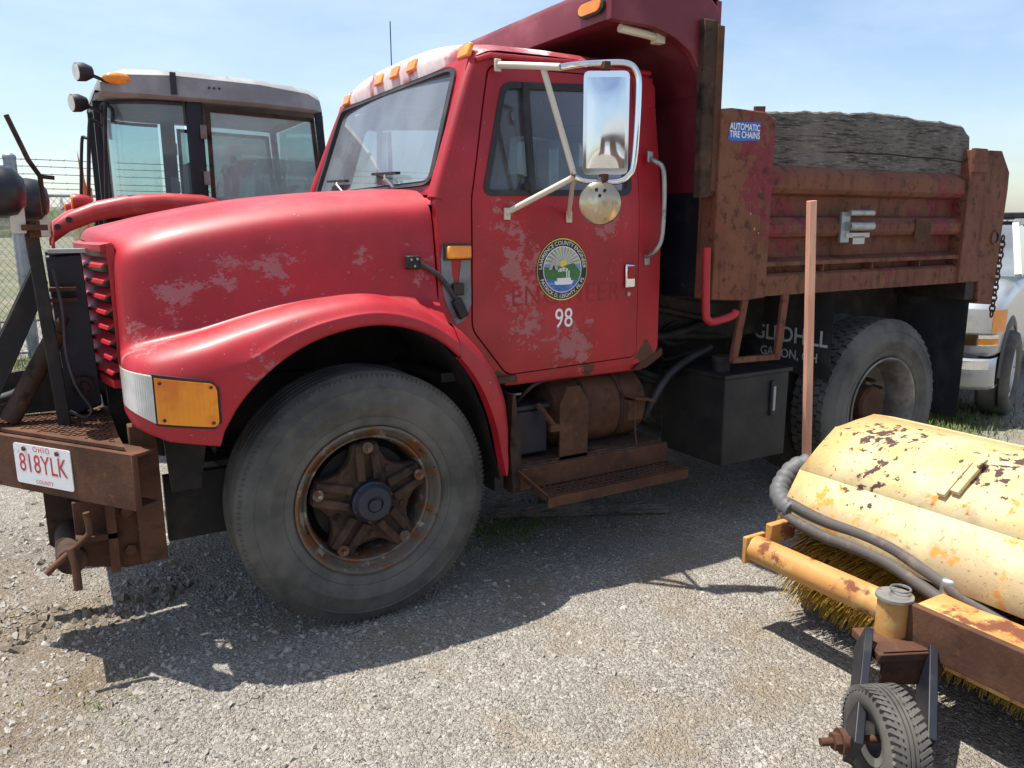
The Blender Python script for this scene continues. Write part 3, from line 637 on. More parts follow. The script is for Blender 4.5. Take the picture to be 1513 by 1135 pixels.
part('emblem_furnace', fill([[(-.075, .0), (-.062, .045), (-.038, .045), (-.025, .0)]], onDoor(.0040)), 'egrey', em, smooth=0)
part('emblem_furnace_arch', fill([[(-.058, .0), (-.052, .02), (-.046, .02), (-.04, .0)]], onDoor(.0044)), 'ink', em, smooth=0)
mb = fill([[(-.04, -.068), (-.045, -.052), (-.03, -.052), (-.03, -.038), (.045, -.038), (.045, -.05), (.058, -.05), (.05, -.068)]], onDoor(.0044))
for x in (.022, .034): mb.add([onDoor(.0044)(x+a, b) for a, b in ((-.003, -.038), (.003, -.038), (.003, -.005), (-.003, -.005))], [(0, 1, 2, 3)])
for cx, cz, r in ((.018, -.002, .008), (.005, .001, .009), (-.01, -.002, .008), (-.02, -.005, .005)): mb.add([onDoor(.0044)(cx+r*1.3*math.cos(i*.63), cz+r*math.sin(i*.63)) for i in range(10)], [tuple(range(10))])
part('emblem_steamboat', mb, 'white', em, smooth=0)
def arctext(s, size, r, a_mid, outward=True, sp=1.0):
    mb = text2d(s, size, sp); f = (lambda x, y, z: ((r+y)*math.sin(x/r+a_mid), (r+y)*math.cos(x/r+a_mid), 0)) if outward else (lambda x, y, z: ((r-y)*math.sin(-x/r+a_mid), (r-y)*math.cos(-x/r+a_mid), 0))
    return remap(mb, f)
part('emblem_text', remap(arctext('LAWRENCE COUNTY ENGINEER', .0255, ER*.835, 0, True, .97), onDoor(.003)), 'white', em, smooth=0)
part('emblem_text', remap(arctext('PATRICK D. LEIGHTY, PE, PS', .0245, ER*.845, math.pi, False, .97), onDoor(.003)), 'white', em, smooth=0)
part('door_number', remap(text2d('98', .125, 1.0, .0005), lambda x, y, z: (1.0+x*.82, yside(1.175+y)-.0062, 1.175+y)), 'white', TR, smooth=0)
part('ghost_lettering', remap(text2d('ENGINEER', .13, 1.12), lambda x, y, z: (1.02+x*.92, yside(1.285+y)-.0052, 1.285+y)), 'ghost', TR, smooth=0)

# mirror assembly
ma = MB(); J = Vector((.89, -.10, 1.79)); JT = Vector((.83, -.08, 2.215))
ma.tube([(.695, .125, 1.65), (.72, .10, 1.665), J], .013, 8); ma.tube([(1.02, .12, 1.64), (1.0, .09, 1.66), J], .010, 8)
ma.tube([(.69, .165, 2.25), (.74, .10, 2.243), JT], .015, 8); ma.tube([(.80, .0, 2.225), J+Vector((0, 0, .01))], .013, 8)
arm = part('mirror_arm', ma, 'cream', TR, smooth=50)
for p in ((.70, .122, 1.645), (1.02, .12, 1.632), (.685, .168, 2.25)):
    mb = MB(); mb.box(p, (.03, .012, .05)); mb.cyl((p[0], p[1]-.004, p[2]), (p[0], p[1]-.014, p[2]), .008, n=8); part('mount', mb, 'cream', arm, bevel=.004)
mA, mB_ = Vector((.93, -.10, 0)), Vector((1.09, -.20, 0)); md = (mB_-mA).normalized(); mn = Vector((md.y, -md.x, 0))
if mn.x > 0: mn = -mn
lp = [JT, JT.lerp(mA+Vector((0, 0, 2.235)), .6), mA+md*.05+Vector((0, 0, 2.235)), mA+md*.17+Vector((0, 0, 2.235)), mA+md*.215+Vector((0, 0, 2.20)), mA+md*.225+Vector((0, 0, 2.12)), mA+md*.215+Vector((0, 0, 1.86)), mA+md*.19+Vector((0, 0, 1.795)), mA+md*.14+Vector((0, 0, 1.772)), mA+md*.02+Vector((0, 0, 1.775)), J]
mb = MB(); mb.tube(smooth_path(lp, 6), .013, 10); loop = part('mirror_loop', mb, 'chrome', TR, smooth=60)
hw = .093; mc = (mA+mB_)/2
def mpt(u, v, d): return tuple(mc+md*u+mn*d+Vector((0, 0, v)))
prof = rounded([(-hw, 1.80), (-hw, 2.205), (hw, 2.205), (hw, 1.80)], .025)
mb = MB(); mb.prism(prof, mpt, -.035, .012); hd = part('mirror_head', mb, 'chrome', TR, bevel=.012, smooth=40)
mb = MB(); mb.grid([[mpt(-hw*.84+2*hw*.84*i/10, 1.825+.355*j/10, .0135+.010*(1-(i/5-1)**2)*(1-(j/5-1)**4)) for j in range(11)] for i in range(11)]); part('polished_back', mb, 'chrome', hd, smooth=60)
for z in (2.225, 1.788):
    mb = MB(); mb.box(mpt(-.005, z, .01), (.03, .03, .03)); part('clamp', mb, 'rust', hd, bevel=.003)
mb = MB(); c = Vector(mpt(-.02, 1.685, .015)); mb.lathe([(.001, .022), (.05, .02), (.085, .008), (.09, 0), (.088, -.008)], c, mn, 32); sp = part('convex_mirror', mb, 'mirrorback', TR, smooth=60)
for a in (0.4, 2.5, 4.6):
    q = c+mn*.021+md*(.02*math.cos(a))+Vector((0, 0, .045+.015*math.sin(a))); mb = MB(); mb.cyl(q, q+mn*.006, .007, n=8); part('screw', mb, 'black', sp)
mb = MB(); mb.bar(mpt(-.02, 1.73, .02), mpt(-.02, 1.79, .015), .02, .008); part('stem', mb, 'alu', sp)
# far-side mirror, plain
mb = MB(); mb.box((1.0, my(-.15), 2.0), (.04, .18, .41)); fm = part('mirror_head', mb, 'chrome', TR, bevel=.01)
mb = MB(); mb.tube([(.7, my(.13), 1.65), (.9, my(-.1), 1.79), (.95, my(-.15), 1.8)], .012, 8); mb.tube([(.68, my(.16), 2.25), (.83, my(-.08), 2.22), (1.0, my(-.2), 2.22)], .012, 8); part('mirror_arm', mb, 'cream', TR)
# exhaust stack behind the cab on the far side
mb = MB(); mb.cyl((1.66, 1.99, 1.0), (1.66, 1.99, 2.62), .05); mb.cyl((1.66, 1.99, 2.6), (1.60, 1.99, 2.74), .055); part('exhaust_stack', mb, 'black', TR, smooth=50)

# wheels -------------------------------------------------
def tyre_prof(y0, wd, ribs):
    R0 = .525
    side = [(.300, y0+.022), (.315, y0+.006), (.325, y0+.001), (.345, y0-.002), (.349, y0+.001), (.355, y0-.004), (.395, y0-.010), (.399, y0-.013), (.404, y0-.013), (.408, y0-.010), (.44, y0-.009), (.458, y0-.006), (.462, y0-.009), (.467, y0-.005), (.475, y0+.0), (.498, y0+.010), (.513, y0+.022), (R0-.003, y0+.034)]
    tr = []
    if ribs:
        n = 5; a = y0+.036; b = y0+wd-.036
        for i in range(n):
            s0 = a+(b-a)*i/n; s1 = a+(b-a)*(i+1)/n
            tr += [(R0, s0+.005), (R0, s1-.005), (R0-.011, s1-.004), (R0-.011, s1+.003)] if i < n-1 else [(R0, s0+.005), (R0, s1)]
    else: tr = [(R0-.012, y0+.04), (R0-.012, y0+wd-.04)]
    return side+tr+[(r, 2*y0+wd-h) for r, h in reversed(side)]
def front_wheel(cy, sgn):
    c = Vector((0, cy, .52)); ax = Vector((0, sgn, 0))
    P = lambda r, a, h: c+Vector((r*math.cos(a), sgn*h, r*math.sin(a)))
    mb = MB(); mb.lathe([(.292, .025), (.306, .012), (.306, .004), (.298, .0), (.290, .006), (.284, .03), (.268, .045), (.262, .036), (.254, .040), (.246, .06), (.240, .12), (.236, .24), (.29, .26)], c, ax, 64); wh = part('wheel', mb, 'rim', TR, smooth=40)
    mb = MB(); mb.lathe(tyre_prof(.0, .27, True), c, ax, 96); ty = part('tyre', mb, 'tyre', wh, smooth=38)
    mb = MB()
    for k in range(150):   # shoulder sipes
        a = 2*math.pi*k/150; u = Vector((math.cos(a), 0, math.sin(a))); tn = Vector((-u.z, 0, u.x)); q = c+u*.506+ax*.0155
        mb.box(q, (.016, .010, .0045), Matrix((u*1.0, ax, tn)).transposed())
    part('shoulder_sipes', mb, 'tyre', ty, smooth=0, kind='stuff')
    for a0, s in ((R(-58), 'DOT'),):
        t = text2d(s, .05, 1.15); part('sidewall_lettering', remap(t, lambda x, y, z: tuple(P(.425+y, a0-x/.425, -.0105))), 'tyre', ty, smooth=0)
    # cast five-spoke hub
    mb = MB(); n = 5; out_ = []
    for k in range(n):
        a = R(90+72*k+2)
        for da, r in ((-.52, .172), (-.33, .195), (-.21, .24), (.21, .24), (.33, .195), (.52, .172)): out_.append((r*math.cos(a+da), r*math.sin(a+da)))
    f3 = lambda u, v, d: (c.x+u, c.y+sgn*(.028+d+.25*max(0, .17-math.hypot(u, v))*-1+.0), c.z+v)
    mb.prism(out_, f3, 0, .05); hb = part('spoke_hub', mb, 'rustdark', wh, bevel=.01, smooth=50)
    for k in range(n):
        a = R(90+72*k+2)
        mb = MB()
        for s_ in (-1, 1): mb.bar(P(.095, a+s_*.36, .008), P(.234, a+s_*.13, .026), .034, .026, ax)
        part('spoke_rib', mb, 'rustdark', hb, bevel=.006)
        mb = MB(); mb.box(P(.222, a, .026), (.04, .04, .04), Matrix.Rotation(-a, 3, 'Y')); part('wedge_clamp', mb, 'rustdark', hb, bevel=.006)
        mb = MB(); mb.cyl(P(.222, a, .012), P(.222, a, -.010), .016, n=6); mb.cyl(P(.222, a, .012), P(.222, a, .0), .022, n=12); mb.cyl(P(.222, a, -.008), P(.222, a, -.022), .009, n=10); part('wheel_nut', mb, 'rim', hb)
        mb = MB(); q = P(.145, a+.63, .032); mb.cyl(q, q-ax*.010, .014, n=12); part('bolt', mb, 'rustdark', hb)
    mb = MB(); mb.lathe([(.115, .05), (.10, .028), (.083, .012)], c, ax, 32); part('hub_flange', mb, 'rustdark', hb, smooth=50)
    mb = MB(); mb.lathe([(.086, .02), (.084, -.008), (.076, -.014), (.072, -.030), (.066, -.036), (.034, -.036), (.032, -.028), (.001, -.028)], c, ax, 40); cp = part('hub_cap', mb, 'bluecap', hb, smooth=40)
    mb = MB(); mb.cyl(c+Vector((.0, 0, -.006))-ax*.026, c+Vector((.0, 0, -.006))-ax*.040, .026); part('oil_plug', mb, 'bluecap', cp, bevel=.003)
    for k in range(6): q = P(.078, k*1.047+.3, -.006); mb = MB(); mb.cyl(q, q-ax*.010, .008, n=6); part('cap_bolt', mb, 'rust', cp)
    mb = MB(); mb.lathe([(.21, .10), (.21, .2), (.245, .205), (.245, .22), (.0, .22)], c, ax, 32); part('brake_drum', mb, 'grease', wh); mb = MB(); mb.lathe([(.21, .10), (.001, .10)], c, ax, 32); part('drum_face', mb, 'grease', wh)
front_wheel(0.0, 1); front_wheel(my(0.0), -1)
def rear_wheel(cy, sgn, dish):
    c = Vector((3.2, cy, .52)); ax = Vector((0, sgn, 0))
    pr = [(.292, .025), (.304, .01), (.304, .002), (.296, -.002), (.288, .004), (.28, .03), (.268, .05), (.262, .14), (.255, .17), (.19, .175), (.17, .165), (.001, .165)] if dish else [(.30, .01), (.28, .04), (.26, .12), (.255, .2), (.29, .25)]
    mb = MB(); mb.lathe(pr, c, ax, 56); wh = part('wheel', mb, 'rimgrey', TR, smooth=40)
    mb = MB(); mb.lathe(tyre_prof(.0, .27, False), c, ax, 80); ty = part('tyre', mb, 'tyre', wh, smooth=38)
    mb = MB(); rn = random.Random(3)
    for k in range(56):
        for j in range(5):
            a = 2*math.pi*(k+.5*(j % 2))/56; u = Vector((math.cos(a), 0, math.sin(a))); tn = Vector((-u.z, 0, u.x)); q = c+u*.517+ax*(.048+.0435*j); sh = Matrix.Rotation(.25*(1 if j % 2 else -1), 3, u)
            mb.box(q, (.024, .038, .046), sh @ Matrix((u, ax, tn)).transposed())
    part('tread_lugs', mb, 'tyre', ty, smooth=0, kind='stuff')
    if dish:
        mb = MB(); mb.lathe([(.12, .17), (.115, .09), (.10, .075), (.001, .07)], c, ax, 28); hb = part('hub', mb, 'rust', wh, smooth=40)
        for k in range(10):
            a = k*.628; q = c+Vector((.15*math.cos(a), 0, .15*math.sin(a))); mb = MB(); mb.cyl(q+ax*.165, q+ax*.12, .016, n=6); mb.cyl(q+ax*.12, q+ax*.10, .009, n=8); part('wheel_nut', mb, 'rust', wh)
rear_wheel(-.05, 1, True); rear_wheel(.30, 1, False); rear_wheel(my(-.05), -1, True); rear_wheel(my(.30), -1, False)

# chassis -------------------------------------------------
for y in (.66, 1.38):
    mb = MB(); mb.bb(-.86, 4.0, y, y+.07, .72, .95); part('frame_rail', mb, 'grease', TR)
mb = MB(); mb.cyl((0, .27, .50), (0, my(.27), .50), .055); mb.bb(-.06, .06, .5, 1.6, .42, .53); part('front_axle', mb, 'grease', TR)
mb = MB(); mb.cyl((3.2, .2, .52), (3.2, my(.2), .52), .08); mb.sphere((3.2, YC, .52), .22, 16); part('rear_axle', mb, 'grease', TR)
mb = MB(); mb.bb(-.7, .5, .72, 1.38, .62, 1.3); part('engine_block', mb, 'grease', TR, bevel=.03)
mb = MB(); mb.cyl((.6, YC, .72), (3.1, YC, .6), .06); part('drive_shaft', mb, 'grease', TR)
mb = MB()
for i in range(4): mb.bb(-.62+.05*i, .62-.05*i, .70-.0, .77, .58+.018*i, .594+.018*i)
part('leaf_spring', mb, 'grease', TR)
mb = MB()
for i in range(5): mb.bb(2.55+.07*i, 3.85-.07*i, .56, .64, .62+.02*i, .637+.02*i)
part('leaf_spring', mb, 'grease', TR)
# air tank, battery box, step
mb = MB(); mb.lathe([(.001, -.045), (.10, -.035), (.165, -.01), (.185, .03), (.185, .50), (.165, .535), (.10, .56), (.001, .565)], (1.0, .33, .70), (1, 0, 0), 40); tk = part('fuel_tank', mb, 'rust', TR, smooth=40)
for x in (1.14, 1.36):
    mb = MB(); mb.lathe([(.187, 0), (.192, 0), (.192, .022), (.187, .022)], (x, .33, .70), (1, 0, 0), 40, True); part('strap', mb, 'rustdark', tk)
mb = MB(); mb.prism([(.96, .46), (.96, .78), (1.0, .86), (1.07, .86), (1.12, .78), (1.12, .46)], lambda u, v, w_: (u-.0, w_, v), .09, .10); part('guard_plate', mb, 'rust', TR)
mb = MB(); mb.bb(.76, .925, .14, .36, .55, .76); bt = part('battery', mb, 'battery', TR, bevel=.01)
mb = MB(); mb.bb(.75, .935, .135, .365, .763, .785); part('battery_lid', mb, 'black', bt, bevel=.006)
mb = MB(); mb.bar((.86, .13, .79), (.90, .05, .70), .03, .012); mb.box((.90, .045, .69), (.05, .02, .03)); part('hold_down', mb, 'rust', bt)
mb = MB(); mb.tube(smooth_path([(.80, .2, .80), (.84, .15, .87), (.95, .2, .88), (1.05, .25, .86), (1.15, .2, .89)], 5), .009, 6); part('battery_cable', mb, 'rubber', TR, smooth=60)
mb = MB(); mb.prism([(.70, .40), (.685, .62), (.70, .86), (.715, .86), (.75, .52), (.75, .40)], lambda u, v, w_: (u, w_, v), .08, .40); part('battery_box_end', mb, 'rustdark', TR)
mb = MB(); mb.bb(.73, 1.58, .09, .40, .515, .53); part('box_shelf', mb, 'rustdark', TR)
mb = MB(); mb.bb(.73, 1.60, .06, .085, .415, .515); part('step_riser', mb, 'rust', TR, bevel=.004)
st = MB(); st.bb(.79, 1.62, -.07, .085, .395, .41); st.bb(.79, 1.62, -.075, -.066, .362, .41); sp = part('cab_step', st, 'rust', TR)
mb = MB()
for i in range(26):
    for j in range(4): mb.box((.82+.031*i, -.045+.033*j, .4125), (.018, .010, .008))
part('tread_teeth', mb, 'rustdark', sp, smooth=0, kind='stuff')
mb = MB(); mb.bar((.72, .07, .50), (.80, -.06, .40), .006, .09, (0, 1, 0)); part('step_bracket', mb, 'rust', sp)
mb = MB(); mb.box((1.42, .13, .70), (.09, .06, .10)); mb.box((1.44, .10, .758), (.13, .1, .012), Matrix.Rotation(R(12), 3, 'Y')); mb.tube([(1.40, .085, .75), (1.395, .075, .62), (1.41, .07, .50)], .004, 5); part('tank_bracket', mb, 'rust', TR)
mb = MB(); mb.prism([(1.47, .93), (1.60, .99), (1.60, .955), (1.55, .925), (1.50, .90), (1.42, .895)], lambda u, v, w_: (u, w_, v), .128, .20); part('rusted_cab_corner', mb, 'rust', TR)
mb = MB(); mb.box((.69, .13, .925), (.10, .05, .03)); part('cab_mount', mb, 'rustdark', TR, bevel=.004)
# hydraulic tank
mb = MB(); mb.bb(1.87, 2.34, -.05, .42, .37, .83); ht = part('hydraulic_tank', mb, 'black', TR, bevel=.006)
mb = MB(); mb.bb(1.855, 2.355, -.062, .43, .832, .85); part('tank_lid', mb, 'black', ht)
mb = MB(); mb.cyl((1.95, .06, .85), (1.95, .06, .92), .045); mb.cyl((1.95, .06, .905), (1.95, .06, .93), .052); part('filler_cap', mb, 'grease', ht)
mb = MB(); mb.bb(2.20, 2.235, -.066, -.052, .60, .79); part('sight_gauge', mb, 'rubber', ht, bevel=.005)
mb = MB(); mb.bb(2.21, 2.225, -.07, -.066, .63, .76); part('gauge_glass', mb, 'egrey', ht)
hz = random.Random(5)
for k in range(9):
    z = .78+.05*k+hz.uniform(-.02, .02); x1 = 1.80+hz.uniform(0, .5)
    mb = MB(); mb.tube(smooth_path([(1.40, .42+hz.uniform(-.05, .2), z-.1*hz.random()), (1.58, .36+hz.uniform(-.06, .1), z+hz.uniform(-.05, .05)), (1.72, .34+hz.uniform(-.05, .1), z+hz.uniform(-.08, .08)), (x1, .42, z+hz.uniform(-.05, .05)), (x1+.35, .5, z)], 5), hz.uniform(.009, .022), 7); part('hose', mb, 'grease', TR, smooth=60)
mb = MB(); mb.tube(smooth_path([(1.60, .25, .60), (1.63, .22, .70), (1.72, .20, .83), (1.88, .22, .90), (2.1, .3, .93)], 5), .02, 8); part('hose', mb, 'rubber', TR, smooth=60)
mb = MB(); mb.bb(1.66, 1.80, .40, .60, .90, 1.12); mb.bb(1.84, 1.94, .42, .55, .95, 1.08); part('valve_block', mb, 'grease', TR, bevel=.01)
# mud flaps
mb = MB(); mb.grid([[(2.66+.01*math.sin(i), -.06+.62*i/6, z+(.02*i/6)) for z in (.74, .85, 1.0, 1.22)] for i in range(7)]); fl = part('mud_flap', mb, 'rubber', TR, smooth=60)
fo_ = lambda x, y, z: (2.648, .24-x, y)
part('flap_lettering', remap(text2d('GLEDHILL', .125, 1.0, .002), lambda x, y, z: (2.646, .22-x*.95, .965+y)), 'faded', fl, smooth=0)
part('flap_lettering', remap(text2d('GALION, OH', .075, 1.0, .001), lambda x, y, z: (2.646, .22-x*.95, .855+y)), 'faded', fl, smooth=0)
mb = MB(); mb.grid([[(3.96+.015*math.sin(i*.9), -.06+.66*i/8, z) for z in (.36, .7, 1.0, 1.24)] for i in range(9)]); part('mud_flap', mb, 'rubber', TR, smooth=60)
mb = MB(); mb.bb(3.90, 3.99, -.06, .66, 1.13, 1.25); part('flap_hanger', mb, 'grease', TR)
# hanging steps and latch handle
mb = MB(); mb.bar((1.975, -.05, 1.24), (1.915, -.05, .92), .045, .022, (0, 1, 0)); mb.bar((2.27, -.05, 1.24), (2.235, -.05, .92), .045, .022, (0, 1, 0)); mb.bar((1.90, -.05, .925), (2.25, -.05, .915), .03, .03, (0, 1, 0)); part('hanging_step', mb, 'bed', TR, bevel=.004)
mb = MB(); mb.tube(smooth_path([(1.67, -.08, 1.49), (1.675, -.08, 1.35), (1.685, -.08, 1.18), (1.70, -.08, 1.145), (1.74, -.08, 1.135), (1.86, -.08, 1.155), (1.885, -.08, 1.18)], 5), .02, 8); part('latch_handle', mb, 'red', TR, smooth=60)

# dump bed -------------------------------------------------
mb = MB(); mb.bb(1.76, 4.10, .06, my(.06), 1.25, 1.30); BD = part('dump_bed', mb, 'bed', TR)
for side in (0, 1):
    F = (lambda y: my(y)) if side else (lambda y: y)
    def xprism(poly, x0, x1): mb = MB(); mb.prism([(F(u), v) for u, v in poly], lambda u, v, w_: (w_, u, v), x0, x1); return mb
    def zplate(poly, y0, y1): mb = MB(); mb.prism(poly, lambda u, v, w_: (u, F(w_), v), y0, y1); return mb
    part('side_sheet', xprism([(.02, 1.25), (.02, 1.88), (.05, 1.88), (.05, 1.25)], 2.05, 3.86), 'bed', BD)
    part('top_rail', xprism([(.02, 1.74), (-.03, 1.752), (-.05, 1.775), (-.05, 1.845), (-.02, 1.885), (.06, 1.89), (.06, 1.74)], 2.101, 3.80), 'bed', BD, smooth=20)
    part('side_rib', xprism([(.02, 1.525), (-.035, 1.535), (-.05, 1.555), (-.05, 1.595), (-.02, 1.63), (.02, 1.64)], 2.101, 3.80), 'bed', BD, smooth=20)
    part('ledge', xprism([(.02, 1.385), (-.055, 1.388), (-.055, 1.408), (.02, 1.43)], 2.101, 3.80), 'bed', BD, smooth=20)
    part('bottom_rail', xprism([(.02, 1.235), (-.05, 1.238), (-.05, 1.335), (-.03, 1.35), (.02, 1.35)], 2.101, 3.80), 'bed', BD, smooth=20)
    for x in (2.56, 2.98, 3.42): mb = MB(); mb.bb(x-.004, x+.004, F(-.045 if not side else .02), F(.02 if not side else -.045), 1.35, 1.388); part('gusset', mb, 'bed', BD)
    part('corner_panel', zplate([(1.725, 1.24), (1.735, 2.12), (1.80, 2.128), (2.02, 2.125), (2.10, 2.095), (2.095, 1.235), (1.95, 1.225)], -.075, .05), 'bed', BD, bevel=.008)
    part('stake_pocket_tab', zplate([(2.03, 2.09), (2.03, 2.16), (2.10, 2.165), (2.10, 2.09)], -.0, .012), 'bed', BD)
    rp = part('rear_post', zplate([(3.80, 1.24), (3.80, 2.03), (4.12, 2.035), (4.23, 1.91), (4.235, 1.80), (4.20, 1.085), (4.03, 1.10), (4.02, 1.24)], -.07, .10), 'bed', BD, bevel=.006)
    part('post_cap', zplate([(3.802, 1.90), (3.802, 2.037), (3.93, 2.037), (3.96, 1.90)], -.085, -.06), 'bed', rp)
    mb = MB(); mb.lathe([(.034, 0), (.046, 0), (.046, -.012), (.034, -.012)], (4.14, F(-.07), 1.51), (0, 1 if not side else -1, 0), 24, True); part('hole_ring', mb, 'bed', rp)
    mb = MB(); mb.cyl((4.14, F(-.071), 1.51), (4.14, F(-.075), 1.51), .034); part('hole', mb, 'ink', rp)
    part('pocket_channel', zplate([(1.635, 1.72), (1.625, 2.50), (1.70, 2.50), (1.735, 1.75), (1.71, 1.72)], -.055, -.01), 'rustdark', BD, bevel=.006)
    mb = MB(); mb.bb(1.70, 1.745, min(F(-.06), F(.01)), max(F(-.06), F(.01)), 1.75, 2.48); part('channel_flange', mb, 'rust', BD, bevel=.004)
    ck = [(1.13, 2.445), (1.13, 2.58), (1.18, 2.62), (1.66, 2.62), (1.74, 2.56), (1.745, 1.74), (1.68, 1.74), (1.665, 2.18), (1.64, 2.28), (1.58, 2.36), (1.48, 2.41), (1.35, 2.44)]
    part('shield_cheek', zplate(ck, -.02, .02), 'maroon', BD, bevel=.006)
mb = MB(); mb.bb(1.745, 1.775, .0, my(.0), 1.75, 2.60); part('front_wall', mb, 'maroon', BD)
mb = MB(); mb.bb(1.742, 1.772, .0, my(.0), 1.24, 1.75); part('lower_front_wall', mb, 'navy', BD)
mb = MB(); mb.grid([[(x, y, z) for y in (.0, .5, YC, 1.6, my(.0))] for x, z in ((1.132, 2.45), (1.132, 2.575), (1.16, 2.61), (1.70, 2.625), (1.76, 2.60))]); part('cab_shield', mb, 'maroon', BD, smooth=40)
mb = MB(); mb.grid([[(x, y, z) for y in (.0, my(.0))] for x, z in ((1.134, 2.45), (1.30, 2.47), (1.55, 2.44), (1.68, 2.36), (1.742, 2.2))]); part('shield_underside', mb, 'maroon', BD, smooth=40)
mb = MB(); mb.tube([(1.22, .04, 2.43), (1.38, .04, 2.42), (1.45, .05, 2.415)], .018, 10); mb.box((1.44, .045, 2.415), (.05, .04, .05)); part('shield_conduit', mb, 'cream', BD)
lm = MB(); lm.prism([(.05*math.cos(a)*1.0+(.045 if math.cos(a) > 0 else -.045), .034*math.sin(a)) for a in [2*math.pi*i/24 for i in range(24)]], lambda u, v, w_: (1.132-w_, .12+u, 2.515+v), 0, .014); lb = part('warning_lamp', lm, 'rubber', BD)
lm = MB(); lm.prism([(.04*math.cos(a)+(.04 if math.cos(a) > 0 else -.04), .025*math.sin(a)) for a in [2*math.pi*i/24 for i in range(24)]], lambda u, v, w_: (1.132-w_, .12+u, 2.515+v), .012, .022); part('lamp_lens', lm, 'amber', lb, bevel=.003)
mb = MB(); mb.bb(4.08, 4.15, .10, my(.10), 1.25, 1.95); part('tailgate', mb, 'bed', BD)
for y in (.42, 1.58): mb = MB(); mb.bb(1.80, 4.02, y, y+.10, .96, 1.245); part('bed_subframe', mb, 'grease', BD)
mb = MB(); mb.bb(2.66, 2.73, -.062, -.048, 1.50, 1.66); ch = part('chain_bracket', mb, 'galv', BD)
for z in (1.655, 1.585): mb = MB(); mb.cyl((2.70, -.075, z), (2.90, -.075, z), .024 if z < 1.6 else .016, n=12); part('roll', mb, 'alu', ch)
mb = MB(); mb.bb(2.70, 2.90, -.066, -.052, 1.525, 1.55); mb.bb(2.76, 2.86, -.066, -.052, 1.49, 1.53); part('lip', mb, 'alu', ch)
mb = MB(); mb.bb(3.33, 3.48, -.056, -.048, 1.51, 1.625); part('welded_patch', mb, 'rust', BD)
# blue sticker
stp = part('sticker', fill([[(1.775, 1.99), (1.80, 2.065), (1.985, 2.075), (1.985, 1.99), (1.80, 1.98)]], lambda u, v, d: (u, -.0775, v)), 'sticker', BD, smooth=0)
for s, z in (('AUTOMATIC', 2.045), ('TIRE CHAINS', 2.01)): part('sticker_lettering', remap(text2d(s, .042, 1.0, .0006), lambda x, y, z_: (1.885+x*.82, -.079, z+y)), 'white', stp, smooth=0)
# tailgate chain
for k in range(15):
    z = 1.50-k*.034; mb = MB(); c = Vector((4.26-.002*k, -.06, z)); ax = (1, 0, 0) if k % 2 else (0, 1, 0); pts = mb.ring(c, ax, .016, 14); pts = [Vector((p.x, p.y, c.z+(p.z-c.z)*1.5)) for p in pts]; mb.tube(pts+[pts[0]], .0055, 5, False); part('chain_link', mb, 'rust', BD, smooth=60)

# plow hitch and bumper -------------------------------------------------
wd = Vector((-.40, .56, 0)).normalized(); wn = Vector((-wd.y, wd.x, 0))
if wn.y > 0: wn = -wn
W0 = Vector((-.83, -.02, 0))
def wing(u, v, d): return tuple(W0+wd*u+wn*d+Vector((0, 0, v)))
mb = MB(); mb.prism([(0, .65), (0, .85), (.86, .85), (.86, .65)], wing, -.012, .012); wg = part('bumper_wing', mb, 'rust', TR, bevel=.005)
mb = MB()
for z in (.652, .838): mb.add([wing(u, z+dz, d) for dz in (0, .01) for (u, d) in ((0, -.012), (.86, -.012), (.86, -.08), (0, -.08))], [(0, 1, 2, 3), (4, 5, 6, 7), (0, 1, 5, 4), (1, 2, 6, 5), (2, 3, 7, 6), (3, 0, 4, 7)])
part('wing_flange', mb, 'rust', wg)
mb = fill([[(-.855, .03), (-1.21, .53), (-1.34, .76), (-.86, .76), (-.86, .2)]], lambda u, v, d: (u, v, .853+d), (), .012); tp = part('tread_plate', mb, 'rust', TR)
mb = MB(); rn = random.Random(2)
for i in range(26):
    for j in range(22):
        x = -1.30+i*.018; y = .05+j*.033+(.016 if i % 2 else 0)
        if y < .74 and x > -1.2+(-.714)*(y-.50)-.0 and x > -.84-.714*(y-.02)+.03 and x < -.875: mb.box((x, y, .8665), (.006, .020, .004), Matrix.Rotation(.7 if (i+j) % 2 else -.7, 3, 'Z'))
part('tread_pattern', mb, 'rust', tp, smooth=0, kind='stuff')
def plate_fn(u, v, d): return wing(.45-u, .755+v, .013+d)
pl = part('licence_plate', fill([rounded([(-.15, -.075), (-.15, .075), (.15, .075), (.15, -.075)], .012)], plate_fn, (), .003), 'plate', TR, smooth=0)
part('plate_lettering', remap(text2d('818YLK', .098, 1.0, .0004), lambda x, y, z: plate_fn(x*.80, .002+y, .0035)), 'platered', pl, smooth=0)
part('plate_lettering', remap(text2d('OHIO', .030, 1.25), lambda x, y, z: plate_fn(x, .060+y, .0035)), 'platered', pl, smooth=0)
part('plate_lettering', remap(text2d('COUNTY', .022, 1.0), lambda x, y, z: plate_fn(x, -.062+y, .0035)), 'platered', pl, smooth=0)
for x in (-.09, .085):
    mb = MB(); q = Vector(plate_fn(x, .058, .003)); mb.cyl(q, q+wn*.006, .009, n=6); part('plate_bolt', mb, 'rust', pl)
mb = MB()
mb.prism([(-.88, .36), (-1.03, .40), (-1.03, .64), (-.80, .66), (-.80, .36)], lambda u, v, w_: (u, w_, v), .22, .25)
mb.bb(-.83, -.74, .18, .24, .38, .9); hp = part('hitch_bracket', mb, 'rust', TR, bevel=.004)
mb = MB(); mb.bb(-.93, -.90, .17, .22, .37, .64); mb.bb(-1.03, -.9, .17, .22, .50, .52); part('bracket_rib', mb, 'rust', hp)
mb = MB(); mb.prism([(-1.12, .62), (-1.12, .40), (-1.05, .33), (-.9, .33), (-.9, .62)], lambda u, v, w_: (u, w_, v), .50, .53); part('hitch_ear', mb, 'rustdark', hp)
